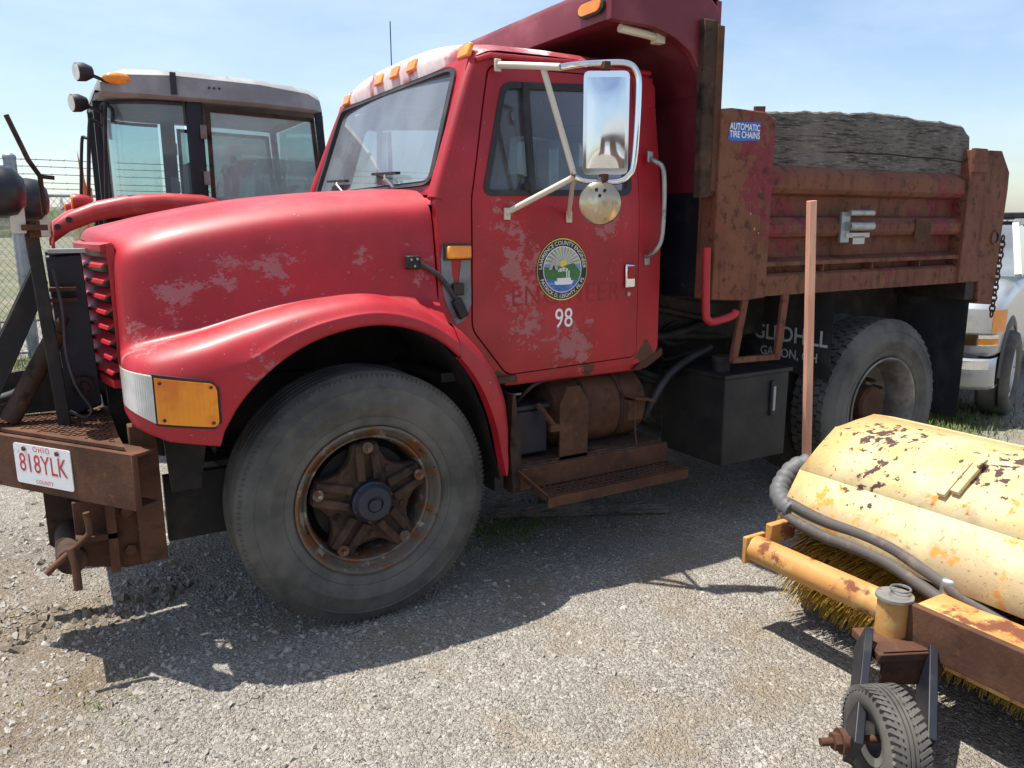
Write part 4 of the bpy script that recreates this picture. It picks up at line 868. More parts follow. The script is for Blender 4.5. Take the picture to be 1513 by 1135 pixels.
mb = MB(); mb.cyl((-1.05, .18, .44), (-1.05, .56, .44), .05); part('hitch_pin', mb, 'rustdark', hp, bevel=.005)
mb = MB(); mb.tube(smooth_path([(-.99, .15, .62), (-.985, .15, .55), (-1.01, .15, .52), (-1.09, .14, .46), (-1.13, .13, .43)], 4), .012, 8); mb.tube([(-1.05, .14, .50), (-1.04, .12, .45), (-1.04, .11, .36)], .014, 8); part('pin_handle', mb, 'rust', hp, smooth=60)
for z in (.58, .43):
    mb = MB(); mb.cyl((-.86, .218, z), (-.86, .205, z), .022, n=6); part('bolt', mb, 'rust', hp)
mb = MB(); mb.bb(-.72, -.40, .30, .34, .40, .66); mb.bb(-.70, -.1, .42, .46, .36, .60); part('plow_frame_plate', mb, 'grease', TR)
mb = MB(); mb.prism([(-.70, .62), (-.60, .62), (-.57, .78), (-.60, .92), (-.72, .92)], lambda u, v, w_: (u, w_, v), .22, .26); part('spring_hanger', mb, 'grease', TR)
# upright lift frame
mb = MB(); mb.bar((-1.02, .50, .86), (-1.055, .50, 1.62), .045, .04, (0, 1, 0)); ms = part('plow_mast', mb, 'grease', TR, bevel=.005)
mb = MB(); mb.prism([(-1.0, .86), (-1.02, 1.49), (-.90, 1.50), (-.885, .90)], lambda u, v, w_: (u, w_, v), .62, .70); nb = part('lift_tower', mb, 'navy', TR, bevel=.008)
mb = MB(); mb.bb(-1.01, -.885, .60, .72, 1.50, 1.515); part('tower_cap', mb, 'alu', nb)
mb = MB(); mb.cyl((-.945, .61, .985), (-.945, .59, .985), .04); mb.cyl((-.945, .592, .985), (-.945, .575, .985), .024, n=6); part('pivot_bolt', mb, 'rustdark', nb)
for z in (1.32, 1.36): mb = MB(); mb.bb(-1.02, -.93, .56, .62, z, z+.014); part('tab', mb, 'rust', nb)
mb = MB(); mb.prism([(-1.06, 1.46), (-1.30, 1.0), (-1.34, .86), (-1.28, .86), (-1.18, 1.05), (-1.04, 1.34)], lambda u, v, w_: (u, w_, v), .60, .66); part('lift_arm', mb, 'grease', TR, bevel=.005)
mb = MB(); mb.cyl((-1.01, .62, 1.20), (-1.20, .60, .88), .035); mb.cyl((-.98, .62, 1.26), (-1.01, .62, 1.20), .02); part('lift_cylinder', mb, 'rustdark', TR, smooth=50)
mb = MB(); mb.cyl((-1.0, .75, 1.2), (-1.16, .75, .96), .022); part('lift_cylinder', mb, 'rustdark', TR, smooth=50)
mb = MB(); mb.tube(smooth_path([(-1.0, .45, 1.45), (-.985, .44, 1.3), (-.99, .44, 1.15), (-.97, .44, 1.02), (-.93, .44, .93), (-.95, .42, .90), (-1.0, .42, .93)], 5), .006, 6); part('wire', mb, 'rubber', TR, smooth=60)
mb = MB(); mb.prism([(-1.0, .86), (-1.02, 1.49), (-.90, 1.50), (-.885, .90)], lambda u, v, w_: (u, w_, v), 1.40, 1.48); part('lift_tower', mb, 'navy', TR, bevel=.008)
mb = MB(); mb.prism([(-1.06, 1.46), (-1.30, 1.0), (-1.34, .86), (-1.26, .86), (-1.16, 1.05), (-1.02, 1.34)], lambda u, v, w_: (u, w_, v), 1.42, 1.48); part('lift_arm', mb, 'grease', TR, bevel=.005)
mb = MB(); mb.prism([(-1.36, .84), (-1.36, .99), (-1.16, 1.02), (-.98, 1.02), (-.98, .84)], lambda u, v, w_: (u, w_, v), .90, .94); part('hitch_web_plate', mb, 'grease', TR)
mb = MB(); mb.tube(smooth_path([(-1.36, .80, .95), (-1.25, .78, .93), (-1.14, .76, .97), (-1.05, .74, 1.08), (-1.0, .72, 1.2)], 5), .022, 8); part('plow_hose', mb, 'rubber', TR, smooth=60)
mb = MB(); mb.bb(-1.1, -.86, .78, 1.4, .7, .82); part('hitch_crossmember', mb, 'grease', TR)
for (c, r, yy) in (((-1.10, .44, 1.715), .088, 0), ((-1.03, .85, 1.70), .085, 0)):
    mb = MB(); ax = Vector((1, .1, 0)); mb.lathe([(.001, .05), (r*.55, .042), (r*.95, .012), (r, -.02), (r, -.045), (r*.9, -.05), (.001, -.045)], c, ax, 24); lp_ = part('plow_lamp', mb, 'ink', TR, smooth=45)
    mb = MB(); q = Vector(c)+Vector((.01, 0, -.10)); mb.bb(q.x-.02, q.x+.025, q.y-.03, q.y+.03, q.z-.04, q.z+.05); part('lamp_bracket', mb, 'cream', lp_, bevel=.004)
mb = MB(); mb.bb(-1.08, -1.0, .40, .60, 1.585, 1.605); mb.cyl((-1.04, .46, 1.62), (-1.04, .46, 1.56), .018, n=6); part('lamp_shelf', mb, 'rust', ms)
mb = MB(); mb.tube([(-1.085, .52, 1.98), (-1.035, .52, 1.83), (-1.005, .52, 1.775), (-1.005, .52, 1.64)], .009, 6); mb.bar((-1.01, .52, 1.775), (-.96, .52, 1.77), .014, .014); part('marker_rod', mb, 'rustdark', TR)
# ------------------------------------------------------------------ timber, stake, plank
def board(x0, x1, y0, y1, z0, ztop, seed, n=40, crack=0):
    rn = random.Random(seed); mb = MB(); rows = []
    for i in range(n+1):
        t = i/n; x = x0+(x1-x0)*t; zt = ztop(t)+.006*mnoise.noise((x*9, seed, 0))+.004*mnoise.noise((x*40, seed, 0)); zb = z0(t)
        e = .004*mnoise.noise((x*6, seed, 5))
        gd = .016*max(0, min(1, (t-.18)*4))*(crack > 0); gz_ = zb+(.30+.04*mnoise.noise((x*3, seed, 9)))*(zt-zb)
        rows.append([(x, y0+e, zb), (x, y0+e, gz_-.004), (x, y0+e+gd, gz_), (x, y0+e-.001, gz_+.004), (x, y0-.004+e, zb*.4+zt*.6), (x, y0+e+.004, zt-.01), (x, y0+.014, zt), (x, y1-.01, zt-.003), (x, y1, zt-.015), (x, y1, zb), (x, y0+e, zb)])
    mb.grid(rows); mb.add(rows[0][:-1], [tuple(range(10))]); mb.add(rows[-1][:-1], [tuple(range(10))]); return mb
tb = part('side_board', board(2.105, 3.86, -.01, .045, lambda t: 1.884-.004*t, lambda t: 2.14+.05*min(1, t*2.2)-.02*max(0, t-.55)/.45-.05*max(0, t-.955)/.045+.010*mnoise.noise((t*9, 2, 7))+.006*mnoise.noise((t*33, 2, 7)), 11, 120, 1), 'wood', smooth=30, label='thick weathered grey timber standing on the rusty dump bed side', category='timber')
mb = board(.0, 1.0, 0, .10, lambda t: 0.0, lambda t: .05, 5, 24); M3 = Matrix.Rotation(R(-26), 3, 'Z')
mb.v = [tuple(M3 @ Vector(p)+Vector((.95, .74, .012))) for p in mb.v]
part('plank', mb, 'wood', smooth=30, label='grey weathered plank lying on the ground under the truck', category='plank')
st = MB(); st.bar((2.10, -.42, -.05), (1.965, -.42, 1.70), .045, .022, (0, 1, 0))
part('wooden_stake', st, 'stake', bevel=.002, label='pale pink wooden stake standing upright beside the dump bed', category='stake')

# ------------------------------------------------------------------ road sweeper attachment
SW = thing('sweeper', 'yellow rotary broom attachment with rusty paint and hydraulic hoses', 'sweeper', (1.6, -1.7, 0))
Y0, Y1 = -.80, -3.3
pf = [(1.42, .42), (1.50, .545), (1.54, .615), (1.745, .765), (2.0, .79), (2.28, .72), (2.42, .52), (2.44, .36)]
panels = list(zip(pf, pf[1:]))
for i, ((xa, za), (xb, zb)) in enumerate(panels):
    if i == 1: continue
    if i == 0: (xa, za), (xb, zb) = pf[0], pf[2]
    d = Vector((xb-xa, 0, zb-za)).normalized(); nrm = Vector((-d.z, 0, d.x))
    mb = MB(); rows = []
    for k in range(13):
        y = Y0+(Y1-Y0)*k/12; wv = .003*mnoise.noise((y*3, i*5, 0))
        rows.append([tuple(Vector((xa, y, za))+nrm*wv), tuple(Vector((xa*.5+xb*.5, y, za*.5+zb*.5))+nrm*(wv+.004)), tuple(Vector((xb, y, zb))+nrm*wv)])
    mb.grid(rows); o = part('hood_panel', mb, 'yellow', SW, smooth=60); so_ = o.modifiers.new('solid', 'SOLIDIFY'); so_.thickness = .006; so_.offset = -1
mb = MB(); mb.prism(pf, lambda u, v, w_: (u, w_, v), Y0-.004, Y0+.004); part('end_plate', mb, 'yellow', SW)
for t in (.0, .035):
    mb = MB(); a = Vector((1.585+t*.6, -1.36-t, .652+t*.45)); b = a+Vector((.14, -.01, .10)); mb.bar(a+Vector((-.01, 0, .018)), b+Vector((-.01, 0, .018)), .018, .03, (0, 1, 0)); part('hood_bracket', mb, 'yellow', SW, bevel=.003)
mb = MB(); mb.cyl((1.30, -.80, .33), (1.30, -3.3, .33), .052, n=24); ft = part('frame_tube', mb, 'orange', SW, smooth=50)
mb = MB(); mb.box((1.30, -.795, .33), (.11, .02, .11)); part('tube_flange', mb, 'orange', ft, bevel=.004)
mb = MB(); mb.bb(1.32, 1.46, -.86, -.83, .36, .44); part('frame_bracket', mb, 'orange', SW, bevel=.004)
# brush core, bristles
BX, BZ, BR = 1.75, .37, .40
mb = MB(); mb.cyl((BX, Y0-.02, BZ), (BX, Y1, BZ), .13, n=20); part('brush_core', mb, 'bristledark', SW, smooth=50)
rn = random.Random(9)
def brist(n, dark):
    mb = MB()
    for _ in range(n):
        y = rn.uniform(Y1, Y0-.03); a = rn.uniform(0, 6.283); r1 = BR*rn.uniform(.88, 1.03); c0 = Vector((BX+.12*math.cos(a), y, BZ+.12*math.sin(a))); a2 = a+rn.gauss(0, .10)
        e = Vector((BX+r1*math.cos(a2), y+rn.gauss(0, .022), max(.004, BZ+r1*math.sin(a2)))); d = (e-c0).normalized(); u = d.orthogonal().normalized(); v = d.cross(u); w_ = .003
        if e.z > .27: e = c0+(e-c0)*(.55 if e.z > .33 else .7)
        if dark == (math.sin(a) > .05):  # dark set fills the upper half of the brush, yellow set the lower
            mb.add([c0+u*w_, c0-u*w_*.5+v*w_*.87, c0-u*w_*.5-v*w_*.87, e+u*w_*.6, e-u*w_*.3+v*w_*.5, e-u*w_*.3-v*w_*.5], [(0, 1, 4, 3), (1, 2, 5, 4), (2, 0, 3, 5), (3, 4, 5)])
    return mb
part('bristles', brist(26000, False), 'bristle', SW, smooth=0, clean=False, kind='stuff')
part('inner_bristles', brist(9000, True), 'bristledark', SW, smooth=0, clean=False, kind='stuff')
# caster
A = Vector((.899, -.438, 0)); D = Vector((.438, .899, 0)); WC = Vector((.92, -1.645, .14)); PT = Vector((1.235, -1.44, 0))
mb = MB(); mb.cyl(PT+Vector((0, 0, .255)), PT+Vector((0, 0, .41)), .05, n=24); ps = part('pivot_post', mb, 'orange', SW, smooth=50)
mb = MB(); mb.cyl(PT+Vector((0, 0, .41)), PT+Vector((0, 0, .42)), .058, n=24); part('post_washer', mb, 'alu', ps)
mb = MB(); q = PT+Vector((.03, .0, .432)); pts = mb.ring(q, (0, 0, 1), .03, 16); mb.tube(pts+[pts[0]], .004, 6, False); part('lynch_pin', mb, 'galv', ps, smooth=60)
mb = MB(); mb.bb(1.26, 1.42, -3.2, -1.49, .27, .40); bm_ = part('side_beam', mb, 'orange', SW, bevel=.005)
mb = MB(); mb.bb(1.235, 1.262, -1.95, -1.47, .26, .41); part('beam_plate', mb, 'rust', bm_, bevel=.003)
mb = MB(); mb.bb(1.24, 1.33, -3.2, -1.62, .245, .265); part('beam_skirt', mb, 'orange', bm_)
rot = Matrix((D, A, Vector((0, 0, 1)))).transposed()
CR = PT-D*.05; mb = MB(); mb.box(CR+Vector((0, 0, .275)), (.17, .23, .03), rot); fk = part('caster_fork', mb, 'rust', SW, bevel=.004)
for s in (-1, 1):
    o_ = A*(.108*s); p = CR+D*.02+o_+Vector((0, 0, .29)); q = WC-D*.03+o_+Vector((0, 0, -.02)); mb = MB(); mb.bar(p, q, .026, .115, A.cross(q-p)); part('fork_plate', mb, 'navy', fk, bevel=.003)
mb = MB(); mb.box(CR-D*.075+Vector((0, 0, .235)), (.014, .20, .11), rot); part('fork_front_plate', mb, 'rust', fk, bevel=.003)
mb = MB(); mb.cyl(WC-A*.19, WC+A*.14, .012, n=12); mb.cyl(WC-A*.135, WC-A*.155, .026, n=6); mb.cyl(WC-A*.118, WC-A*.135, .036, n=16); part('axle_bolt', mb, 'rust', fk)
mb = MB(); mb.lathe([(.05, -.036), (.074, -.043), (.078, -.036), (.05, -.0), (.078, .036), (.074, .043), (.05, .036)], WC, A, 24); cw = part('caster_wheel', mb, 'alu', SW, smooth=50)
pr = [(.086, -.048), (.10, -.060), (.13, -.066), (.150, -.058)]
for i in range(7): h = -.050+i*.0145; pr += [(.170-.0007*(i-3)**2, h), (.170-.0007*(i-3)**2, h+.009), (.162, h+.010), (.162, h+.0135)]
pr += [(.150, .058), (.13, .066), (.10, .060), (.086, .048)]
pr = [(r*.88, h*.9) for r, h in pr]; mb = MB(); mb.lathe(pr, WC, A, 56); ct = part('caster_tyre', mb, 'tyre', cw, smooth=40)
mb = MB()
for k in range(44):
    for j in (-1, 1):
        a = 2*math.pi*(k+.5*(j > 0))/44; u = Vector((0, 0, 1))*math.sin(a)+D*math.cos(a); tn = A.cross(u); q = WC+u*.1415+A*(.035*j); mb.box(q, (.013, .042, .011), Matrix.Rotation(.5*j, 3, u) @ Matrix((u, A, tn)).transposed())
part('tread_lugs', mb, 'tyre', ct, smooth=0, kind='stuff')
# hoses
for k, (dy, dz) in enumerate(((0, .0), (-.012, -.048))):
    pts = [(1.62, -.70, .52), (1.56, -.715, .50), (1.49, -.77, .495), (1.46, -.86, .488), (1.455, -1.0, .475), (1.46, -1.15, .475), (1.455, -1.28, .468), (1.44, -1.42, .44), (1.43, -1.58, .40), (1.42, -1.8, .36), (1.42, -2.2, .33), (1.45, -2.9, .34)]
    mb = MB(); mb.tube(smooth_path([(x-.026*k, y+dy, z+dz) for x, y, z in pts], 6), .0235, 12); part('hydraulic_hose', mb, 'hose', SW, smooth=60)
mb = MB(); pts = smooth_path([(1.70, -.72, .60), (1.64, -.69, .575), (1.58, -.69, .53), (1.52, -.72, .495), (1.475, -.79, .475), (1.455, -.85, .468)], 6)
mb.tube(pts, [.037+(.005 if i % 3 else 0) for i in range(len(pts))], 14); part('hose_wrap', mb, 'wrap', SW, smooth=40)
mb = MB(); mb.box((1.432, -1.50, .405), (.035, .05, .09), Matrix.Rotation(R(20), 3, 'Z')); part('hose_clamp', mb, 'galv', SW, bevel=.012)

# ------------------------------------------------------------------ tractor
def tractor(label, group):
    T_ = thing('tractor', label, 'tractor', (0.3, 4.2, 0), group)
    ya, yb = 3.5, 4.95; ym = (ya+yb)/2; mir = lambda y: 2*ym-y
    # roof
    rows = []
    for (x, z0, z1, ins) in [(-.60, 2.52, 2.56, .16), (-.57, 2.50, 2.62, .06), (-.42, 2.495, 2.675, .0), (-.1, 2.49, 2.69, -.03), (.5, 2.485, 2.675, -.03), (.86, 2.47, 2.64, -.02), (.96, 2.46, 2.60, .02), (.98, 2.46, 2.54, .04)]:
        a = ya-.04+ins; b = mir(a); rows.append([(x, a+.03, z0), (x, a, z0+.02), (x, a+.005, z1-.04), (x, a+.05, z1), (x, ym, z1+.02), (x, b-.05, z1), (x, b-.005, z1-.04), (x, b, z0+.02), (x, b-.03, z0), (x, a+.03, z0)])
    mb = MB(); mb.grid(rows)
    for r in (rows[0], rows[-1]): mb.add(r[:-1], [tuple(range(9))])
    rf = part('roof', mb, 'tgrey', T_, smooth=40)
    mb = MB(); mb.bb(.3, .85, ym-.4, ym+.4, 2.69, 2.715); part('roof_hatch', mb, 'tgrey', rf, bevel=.01)
    mb = MB(); mb.bb(-.13, -.09, ya-.078, ya-.06, 2.52, 2.67); part('roof_gap', mb, 'ink', rf)
    for x in (.13, .165, .20): mb = MB(); mb.cyl((x, ya-.066, 2.585), (x, ya-.075, 2.585), .008, n=8); part('vent_slot', mb, 'ink', rf)
    for y in (ya+.03, mir(ya+.03)):
        mb = MB(); mb.sphere((-.46, y-.055 if y < ym else y+.055, 2.605), .05, 14, (2.0, .6, .8)); part('roof_signal', mb, 'amber', rf, smooth=60)
    for (x, y, z) in ((-.66, ya-.02, 2.63), (-.70, ya+.16, 2.45)):
        mb = MB(); mb.lathe([(.001, .05), (.04, .045), (.06, .0), (.06, -.05), (.056, -.055)], (x, y, z), (1, .35, .12), 20); wl = part('work_lamp', mb, 'black', rf, smooth=45)
        mb = MB(); mb.cyl(Vector((x, y, z))-Vector((1, .35, .12)).normalized()*.054, Vector((x, y, z))-Vector((1, .35, .12)).normalized()*.058, .053, n=20); part('lamp_lens', mb, 'clear', wl)
        mb = MB(); mb.bar((x+.05, y, z-.02), (x+.14, y+.02, z-.05), .02, .02); part('lamp_arm', mb, 'black', wl)
    # frame pillars, glass
    for y in (ya, mir(ya)):
        sg = 1 if y < ym else -1
        mb = MB(); mb.bb(-.03, .085, min(y, y+.04*sg), max(y, y+.04*sg), 1.3, 2.5); part('pillar', mb, 'navy', T_, bevel=.01)
        mb = MB(); mb.bar((1.02, y+.01*sg, 1.3), (.95, y+.01*sg, 2.48), .05, .05); part('pillar', mb, 'navy', T_)
        fr = [(.10, 1.35), (.105, 2.455), (.91, 2.43), (.985, 1.35)]
        dr = part('door_frame', fill([fr, offset_poly(fr, -.03)], lambda u, v, d: (u, y-.012*sg+d*sg, v), (), .02), 'rustdark', T_)
        part('door_pane', fill([offset_poly(fr, -.02)], lambda u, v, d: (u, y-.003*sg, v)), 'tdoorglass', dr)
        for z in (2.28, 1.95): mb = MB(); mb.bb(.055, .10, y-.02*sg-.008, y-.02*sg+.008, z-.05, z+.05); part('hinge', mb, 'rimgrey', dr, bevel=.004)
        # curved rear quarter glass
        mb = MB(); rows = []
        for i in range(9):
            t = i/8; a = t*math.pi/2; rows.append([(-.05-.50*math.sin(a)**.9-.0*t, y+sg*(.32*(1-math.cos(a))), z) for z in (1.74+.02*t, 2.1, 2.47)])
        mb.grid(rows); part('rear_quarter_pane', mb, 'tglass', T_, smooth=60)
        mb = MB(); e = rows[-1]; mb.tube(e, .02, 8); mb.tube([r[0] for r in rows], .014, 6); mb.tube([r[2] for r in rows], .014, 6); part('pane_seal', mb, 'rubber', T_, smooth=60)
        mb = MB(); mb.bar((-.58, y+.38*sg, 1.5), (-.575, y+.38*sg, 2.5), .06, .07); part('rear_pillar', mb, 'navy', T_)
        # fender
        arc_ = [(-.96, 1.57), (-.955, 1.63), (-.86, 1.70), (-.70, 1.765), (-.50, 1.81), (-.25, 1.83), (.0, 1.82), (.15, 1.78)]; rows = []
        y_in, y_out = y+.25*sg, y-.30*sg
        for x, z in arc_: rows.append([(x, y_out+.012*sg, z-.13), (x, y_out, z-.07), (x, y_out+.01*sg, z-.025), (x, y_out+.05*sg, z), (x, y_in, z+.01)])
        mb = MB(); mb.grid(rows); fd = part('fender', mb, 'tred', T_, smooth=50); m_ = fd.modifiers.new('solid', 'SOLIDIFY'); m_.thickness = .02; m_.offset = -1
        mb = MB(); mb.lathe([(.001, -.10), (.04, -.08), (.055, 0), (.05, .02), (.001, .02)], (-.80, y_out+.12*sg, 1.765), (-1, 0, 0), 18); part('lamp_housing', mb, 'tred', fd, smooth=60)
        mb = MB(); mb.cyl((-.822, y_out+.12*sg, 1.765), (-.832, y_out+.12*sg, 1.765), .046, n=18); part('tail_lamp', mb, 'amber', fd)
        for x, z in ((-.93, 1.60), (-.86, 1.645)): mb = MB(); mb.cyl((x, y_out-.001*sg, z), (x, y_out-.012*sg, z), .02, n=14); part('fender_hole', mb, 'ink', fd)  # black discs stand in for open holes, their inner shade put into the colour
        mb = MB(); mb.prism([(-.60, 1.66), (-.60, 1.735), (-.2, 1.76), (.12, 1.76), (.12, 1.66)], lambda u, v, w_: (u, w_, v), min(y-.03*sg, y+.02*sg), max(y-.03*sg, y+.02*sg)); part('sill_panel', mb, 'tred', T_, bevel=.01)
        # rear wheel
        mb = MB(); mb.lathe([(.40, .0), (.50, -.04), (.66, -.05), (.76, -.03), (.80, .02), (.80, .38), (.76, .43), (.5, .44), (.40, .4)], (-.22, y-.26*sg, .80), (0, sg, 0), 48); wh = part('rear_wheel', mb, 'tyre', T_, smooth=40)
        mb = MB(); mb.lathe([(.41, .02), (.38, .06), (.30, .16), (.001, .18)], (-.22, y-.26*sg, .80), (0, sg, 0), 32); part('rim', mb, 'silver', wh, smooth=40)
        mb = MB()
        for k in range(22):
            for j in (0, 1):
                a = 2*math.pi*(k+.5*j)/22; u = Vector((math.cos(a), 0, math.sin(a))); tn = Vector((-u.z, 0, u.x)); q = Vector((-.22, y-.26*sg+sg*(.11+.2*j), .80))+u*.805; mb.box(q, (.05, .24, .05), Matrix.Rotation(.6*(1 if j else -1), 3, u) @ Matrix((u, Vector((0, 1, 0)), tn)).transposed())
        part('lugs', mb, 'tyre', wh, smooth=0, kind='stuff')
        mb = MB(); mb.lathe([(.28, .0), (.36, -.03), (.48, -.03), (.54, .02), (.54, .26), (.48, .31), (.28, .28)], (2.25, y-.05*sg, .54), (0, sg, 0), 36); part('front_wheel', mb, 'tyre', T_, smooth=40)
        # grab rails
        mb = MB(); mb.tube(smooth_path([(-.72, y+.10*sg, 1.72), (-.66, y+.10*sg, 2.28), (-.63, y+.11*sg, 2.33), (-.58, y+.14*sg, 2.30)], 5), .013, 8); part('grab_rail', mb, 'black', T_, smooth=60)
        mb = MB(); mb.tube(smooth_path([(-.60, y+.2*sg, 1.74), (-.545, y+.16*sg, 2.40), (-.52, y+.14*sg, 2.44), (-.50, y+.12*sg, 2.40), (-.51, y+.1*sg, 2.33)], 5), .012, 8); part('grab_rail', mb, 'black', T_, smooth=60)
    mb = MB(); mb.bb(-.58, 1.02, ya+.04, yb-.04, 1.1, 1.36); part('cab_floor', mb, 'black', T_)
    for y in (ya+.06, yb-.1): mb = MB(); mb.bb(-.62, 1.0, y, y+.04, .8, 1.77); part('inner_fender', mb, 'black', T_)
    mb = MB(); mb.bb(-.57, -.54, ya+.35, yb-.35, 1.3, 1.76); part('rear_panel', mb, 'navy', T_)
    mb = MB(); mb.grid([[(-.565, y, z) for z in (1.76, 2.48)] for y in (ya+.36, yb-.36)]); part('rear_pane', mb, 'tglass', T_)
    mb = MB(); mb.grid([[(1.0, y, z) for z in (1.4, 2.46)] for y in (ya+.04, yb-.04)]); part('windscreen', mb, 'tglass', T_)
    mb = MB(); mb.bb(.1, .55, ym-.25, ym+.25, 1.36, 1.62); mb.bb(.05, .15, ym-.24, ym+.24, 1.6, 2.12); part('seat', mb, 'plastic', T_, bevel=.04)
    mb = MB(); c = Vector((.78, ym, 1.86)); ax = Vector((-.5, 0, 1)); rr = mb.ring(c, ax, .2, 24); mb.tube(rr+[rr[0]], .014, 6, False); mb.cyl(c, (.95, ym, 1.4), .03); part('steering_wheel', mb, 'black', T_)
    mb = MB(); mb.prism([(1.03, 1.0), (1.03, 1.72), (1.6, 1.68), (2.45, 1.52), (2.62, 1.35), (2.62, .95)], lambda u, v, w_: (u, w_, v), ym-.33, ym+.33); part('bonnet', mb, 'tred', T_, bevel=.05)
    mb = MB(); mb.bb(-.5, 2.6, ym-.22, ym+.22, .6, 1.1); part('chassis', mb, 'grease', T_)
    return T_
T1 = tractor('red tractor with grey cab roof and dusty glass parked behind the truck hood', 'tractors parked behind the truck')
T2 = copy_tree(T1); T2.location = (0.3+2.0, 4.2+2.5, 0); T2['label'] = 'second tractor almost hidden behind the truck cab, further back'

# ------------------------------------------------------------------ silver pickup
PK = thing('pickup_truck', 'silver pickup truck facing the dump bed tailgate on the grass', 'pickup truck', (7.0, 1.5, 0))
py0, py1 = .66, 2.42; pm = (py0+py1)/2; ry = lambda y: 2*pm-y
rows = []
def body_row(x, half, zs):
    near = [(x, pm-half+i_, z) for z, i_ in zs]; return near+[(x, 2*pm-p[1], p[2]) for p in reversed(near)]
for x, half, top, bot in [(5.20, .70, .92, .60), (5.22, .79, .97, .58), (5.30, .85, 1.03, .57), (5.45, .875, 1.08, .56), (5.9, .88, 1.12, .56), (6.25, .88, 1.16, .55), (6.35, .88, 1.17, .4), (8.0, .88, 1.17, .4), (9.9, .88, 1.16, .45)]:
    rows.append(body_row(x, half, [(bot, .03), (bot+.03, .0), ((bot+top)/2+.03, -.0), (top-.16, .0), (top-.10, .015), (top-.06, .05), (top-.03, .12), (top, .40)]))
mb = MB(); mb.grid(rows); mb.add(rows[0], [tuple(range(len(rows[0])))]); bd = part('body', mb, 'silver', PK, smooth=45)
mb = MB(); cabp = [(6.20, 1.15), (6.72, 1.585), (6.95, 1.62), (8.1, 1.62), (8.45, 1.15)]
gl_ = []
for y, s in ((py0+.03, 1), (ry(py0+.03), -1)): gl_.append([(u, y+s*.14*max(0, (v-1.15)/.47), v) for u, v in cabp])
mb.grid([[gl_[0][i], gl_[1][i]] for i in range(2, 4)]); mb.grid([[gl_[0][3], gl_[1][3]], [gl_[0][4], gl_[1][4]]]); part('cab_roof', mb, 'silver', PK)
for s in (0, 1):
    g = gl_[s]; mb = MB(); mb.add(g, [(0, 1, 2, 3, 4)]); part('side_pane', mb, 'sideglass', PK)
    mb = MB()
    for i, j in ((0, 1), (1, 2), (2, 3), (3, 4)): mb.bar(g[i], g[j], .06, .05, (0, 1, 0))
    mb.bar((7.45, g[2][1], 1.6), (7.5, gl_[s][0][1], 1.15), .06, .05, (0, 1, 0)); part('cab_pillar', mb, 'silver', PK)
mb = MB(); mb.grid([[gl_[0][0], gl_[1][0]], [gl_[0][1], gl_[1][1]]]); part('windshield', mb, 'glass', PK)
mb = MB(); mb.bb(6.45, 7.2, py0+.12, ry(py0+.12), .9, 1.2); mb.bb(7.2, 7.35, py0+.2, py0+.75, 1.0, 1.5); part('interior', mb, 'plastic', PK)
rk = MB(); rk.bb(8.6, 8.66, py0+.02, ry(py0+.02), 1.64, 1.71); rk.bb(8.6, 8.66, py0+.02, py0+.09, 1.1, 1.7); rk.bb(8.6, 8.66, ry(py0+.09), ry(py0+.02), 1.1, 1.7); ro = part('headache_rack', rk, 'black', PK)
mb = MB()
for k in range(-14, 36):
    for s in (-1, 1):
        y = py0+.09+k*.07; a = Vector((8.63, y, 1.18)); b = Vector((8.63, y+s*.46, 1.64))
        if py0+.05 < a.y < ry(py0+.05) and py0+.05 < b.y < ry(py0+.05): mb.bar(a, b, .008, .008)
part('rack_mesh', mb, 'black', ro, kind='stuff')
mb = MB(); mb.bb(6.9, 7.1, py0+.12, ry(py0+.12), 1.645, 1.70); part('light_bar', mb, 'black', PK, bevel=.01)
# front end
bp_ = MB(); rows = []
for y, xo in [(py0-.0, .22), (py0+.03, .08), (py0+.14, .01), (py0+.5, -.03), (pm, -.04), (ry(py0+.5), -.03), (ry(py0+.14), .01), (ry(py0+.03), .08), (ry(py0), .22)]: rows.append([(5.12+xo, y, .565), (5.08+xo, y, .55), (5.075+xo, y, .47), (5.09+xo, y, .36), (5.14+xo, y, .315), (5.3+xo, y, .32)])
bp_.grid(rows); bo = part('bumper', bp_, 'silver', PK, smooth=50)
rows = [[(5.068+xo, y, z) for z in (.485, .545)] for y, xo in [(py0+.03, .085), (py0+.14, .01), (py0+.5, -.03), (pm, -.04), (ry(py0+.5), -.03), (ry(py0+.14), .01), (ry(py0+.03), .085)]]
mb = MB(); mb.grid(rows); part('chrome_strip', mb, 'chrome', bo, smooth=60)
for y in (py0+.34, ry(py0+.34)): mb = MB(); mb.cyl((5.10, y, .42), (5.045, y, .42), .05, n=20); part('tow_opening', mb, 'ink', bo)
